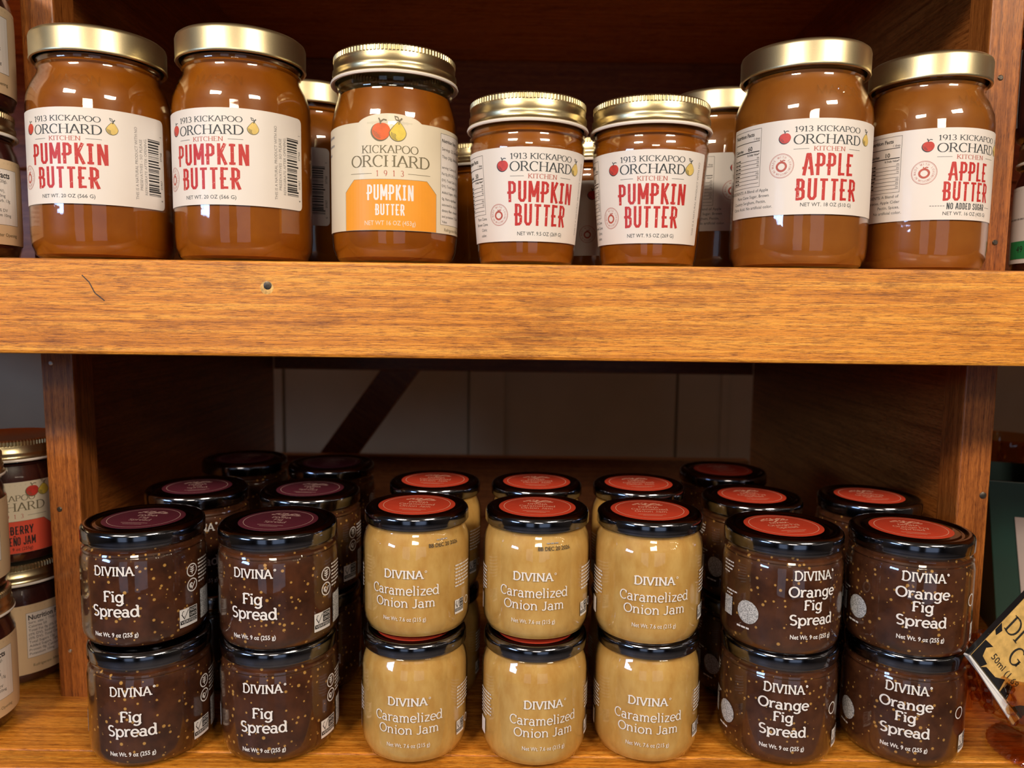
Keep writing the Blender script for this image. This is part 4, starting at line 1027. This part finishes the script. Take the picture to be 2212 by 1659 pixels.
# card standing tilted in the dish, one corner resting over the rim
def frame_empty(name, o, e1, e2):
    e1 = e1.normalized(); e2 = (e2 - e1 * e2.dot(e1)).normalized(); n = e1.cross(e2)
    t = empty(name); t.matrix_world = Matrix(((e1.x, -n.x, e2.x, o.x), (e1.y, -n.y, e2.y, o.y), (e1.z, -n.z, e2.z, o.z), (0, 0, 0, 1)))
    return t
p0 = at(2093, 1418, .006); p1 = at(2200, 1555, .008); p2 = at(2212, 1325, .016)
card = frame_empty('product_card', p0, p1 - p0, p2 - p0)
CW, CH, CT = (p1 - p0).length, .088, .0045
MB().box(0, CW, 0, CT, .0012, CH).build('card_body', 'black_card', card)
MB().box(0, CW, 0, CT, 0, .0012).build('card_edge', 'white_card', card)
MB().add([(x, y, z) for y in (.0004, .0016) for x, z in ((0, 0), (CW, -.0046), (CW, .02), (0, .02))], [(0, 1, 2, 3), (7, 6, 5, 4), (0, 4, 5, 1), (1, 5, 6, 2), (2, 6, 7, 3), (3, 7, 4, 0)]).build('card_back_leaf', 'white_card', card)
fc = MB().box(0, CW, -.0003, 0, .0016, CH).build('card_face', 'gold_card', card)
mb = MB()
def cput(V, F, dx, dz): mb.add([(x + dx, -.0006, z + dz) for x, z in V], F)
V, F = stroke_text('DI', 'serif'); cput([(x * .0115, y * .0115) for x, y in V], F, .0035, .029)
V, F = stroke_text('G', 'serif'); cput([(x * .0115, y * .0115) for x, y in V], F, .0185, .0185)
V, F = font_text('50ml (1.69'); cput([(x * .0062, y * .0062) for x, y in V], F, .0105, .0105)
mb.build('card_lettering', 'ink_black', fc)
mb = MB()
for pts in ([(0, .0016), (.010, .0016), (.012, .006), (.006, .007), (.004, .012), (.007, .016), (0, .015)], [(.010, .0016), (.030, .0016), (.028, .009), (.022, .005), (.013, .0045)], [(.031, .0016), (.038, .0016), (.035, .010), (.030, .009)], [(0, .024), (.003, .022), (.004, .027), (0, .030)], [(.044, .0016), (CW, .0016), (CW, .012), (.047, .006)]):
    mb.add([(x, -.0005, z) for x, z in pts], [tuple(range(len(pts)))])
mb.build('card_blots', 'black_card', fc)
tag(card, 'gold and black product card tilted in the amber glass dish', 'card')
def flat_card(name, loc, rot, w, h, th, edge, face, label, cat):
    t = empty(name, loc); t.rotation_euler = rot
    MB().box(-w / 2, w / 2, -th / 2, th / 2, 0, h).build('card_body', edge, t)
    MB().box(-w / 2 + .001, w / 2, -th / 2 - .0003, -th / 2, 0, h).build('card_face', face, t)
    tag(t, label, cat); return t
# green display box with a pale panel
t = empty('display_box', (.4766, .2300, ZL + .0001)); t.rotation_euler = (0, 0, R_(-18))
x0, x1, y0, y1, h = -.058, .058, -.05, .05, .142
vs = [(-.040, y0 * .85, 0), (.040, y0 * .85, 0), (.040, y1 * .85, 0), (-.040, y1 * .85, 0), (x0, y0, h), (x1, y0, h), (x1, y1, h), (x0, y1, h)]
inn = [(x * .95, y * .95, z if z else .002) for x, y, z in vs]
mb = MB(); mb.add(vs + inn, [(0, 1, 5, 4), (1, 2, 6, 5), (2, 3, 7, 6), (3, 0, 4, 7), (3, 2, 1, 0), (12, 13, 9, 8), (13, 14, 10, 9), (14, 15, 11, 10), (15, 12, 8, 11), (8, 9, 10, 11), (4, 5, 13, 12), (5, 6, 14, 13), (6, 7, 15, 14), (7, 4, 12, 15)])
mb.build('box_wall', 'green_card', t, bevel=.0006)
def fp(x, z): return (x, y0 * (.85 + .15 * z / h) - .0008, z)
MB().add([fp(-.022, .020), fp(.036, .020), fp(.044, .112), fp(-.036, .112)], [(0, 1, 2, 3)]).build('pale_panel', 'grey_card', t)
tag(t, 'dark green tapered display box with pale panel behind the gold card', 'box')
# amber glass tumbler and a dark card behind the green box
t = empty('glass_tumbler', (.5110, .3480, ZL + .0001))
prof = [(0, .5), (26, .5), (29, 3), (33, 60), (37, 118), (40, 150), (41, 156), (39, 157), (37.5, 150), (34.5, 118), (30.5, 60), (26, 8), (0, 7)]
MB().lathe(mm(prof), 72, mod=lambda k, a, i: .0012 * math.cos(12 * a) if 2 <= k <= 6 else 0, close=True).build('tumbler_wall', 'amber_glass', t, smooth=True, ang=60)
mb = MB()
for i in range(12):
    a = 2 * math.pi * i / 12
    for k in range(6):
        r = (35 + k * 1.2) / 1000; z = (98 + 9 * k) / 1000
        v = [(r * math.sin(a + dx) , -r * math.cos(a + dx), z + dz) for dx, dz in ((-.06, 0), (0, -.0045), (.06, 0), (0, .0045))]
        tip = ((r + .003) * math.sin(a), -(r + .003) * math.cos(a), z)
        mb.add(v + [tip], [(0, 1, 4), (1, 2, 4), (2, 3, 4), (3, 0, 4)])
mb.build('faceted_studs', 'amber_glass', t)
tag(t, 'amber glass tumbler with faceted studs behind the green box', 'glass')
flat_card('leaflet', (.4960, .2260, ZL + .006), (R_(-3), R_(-4), R_(-8)), .034, .186, .004, 'white_card', 'black_card', 'black leaflet with pale edge standing in the green box', 'leaflet')
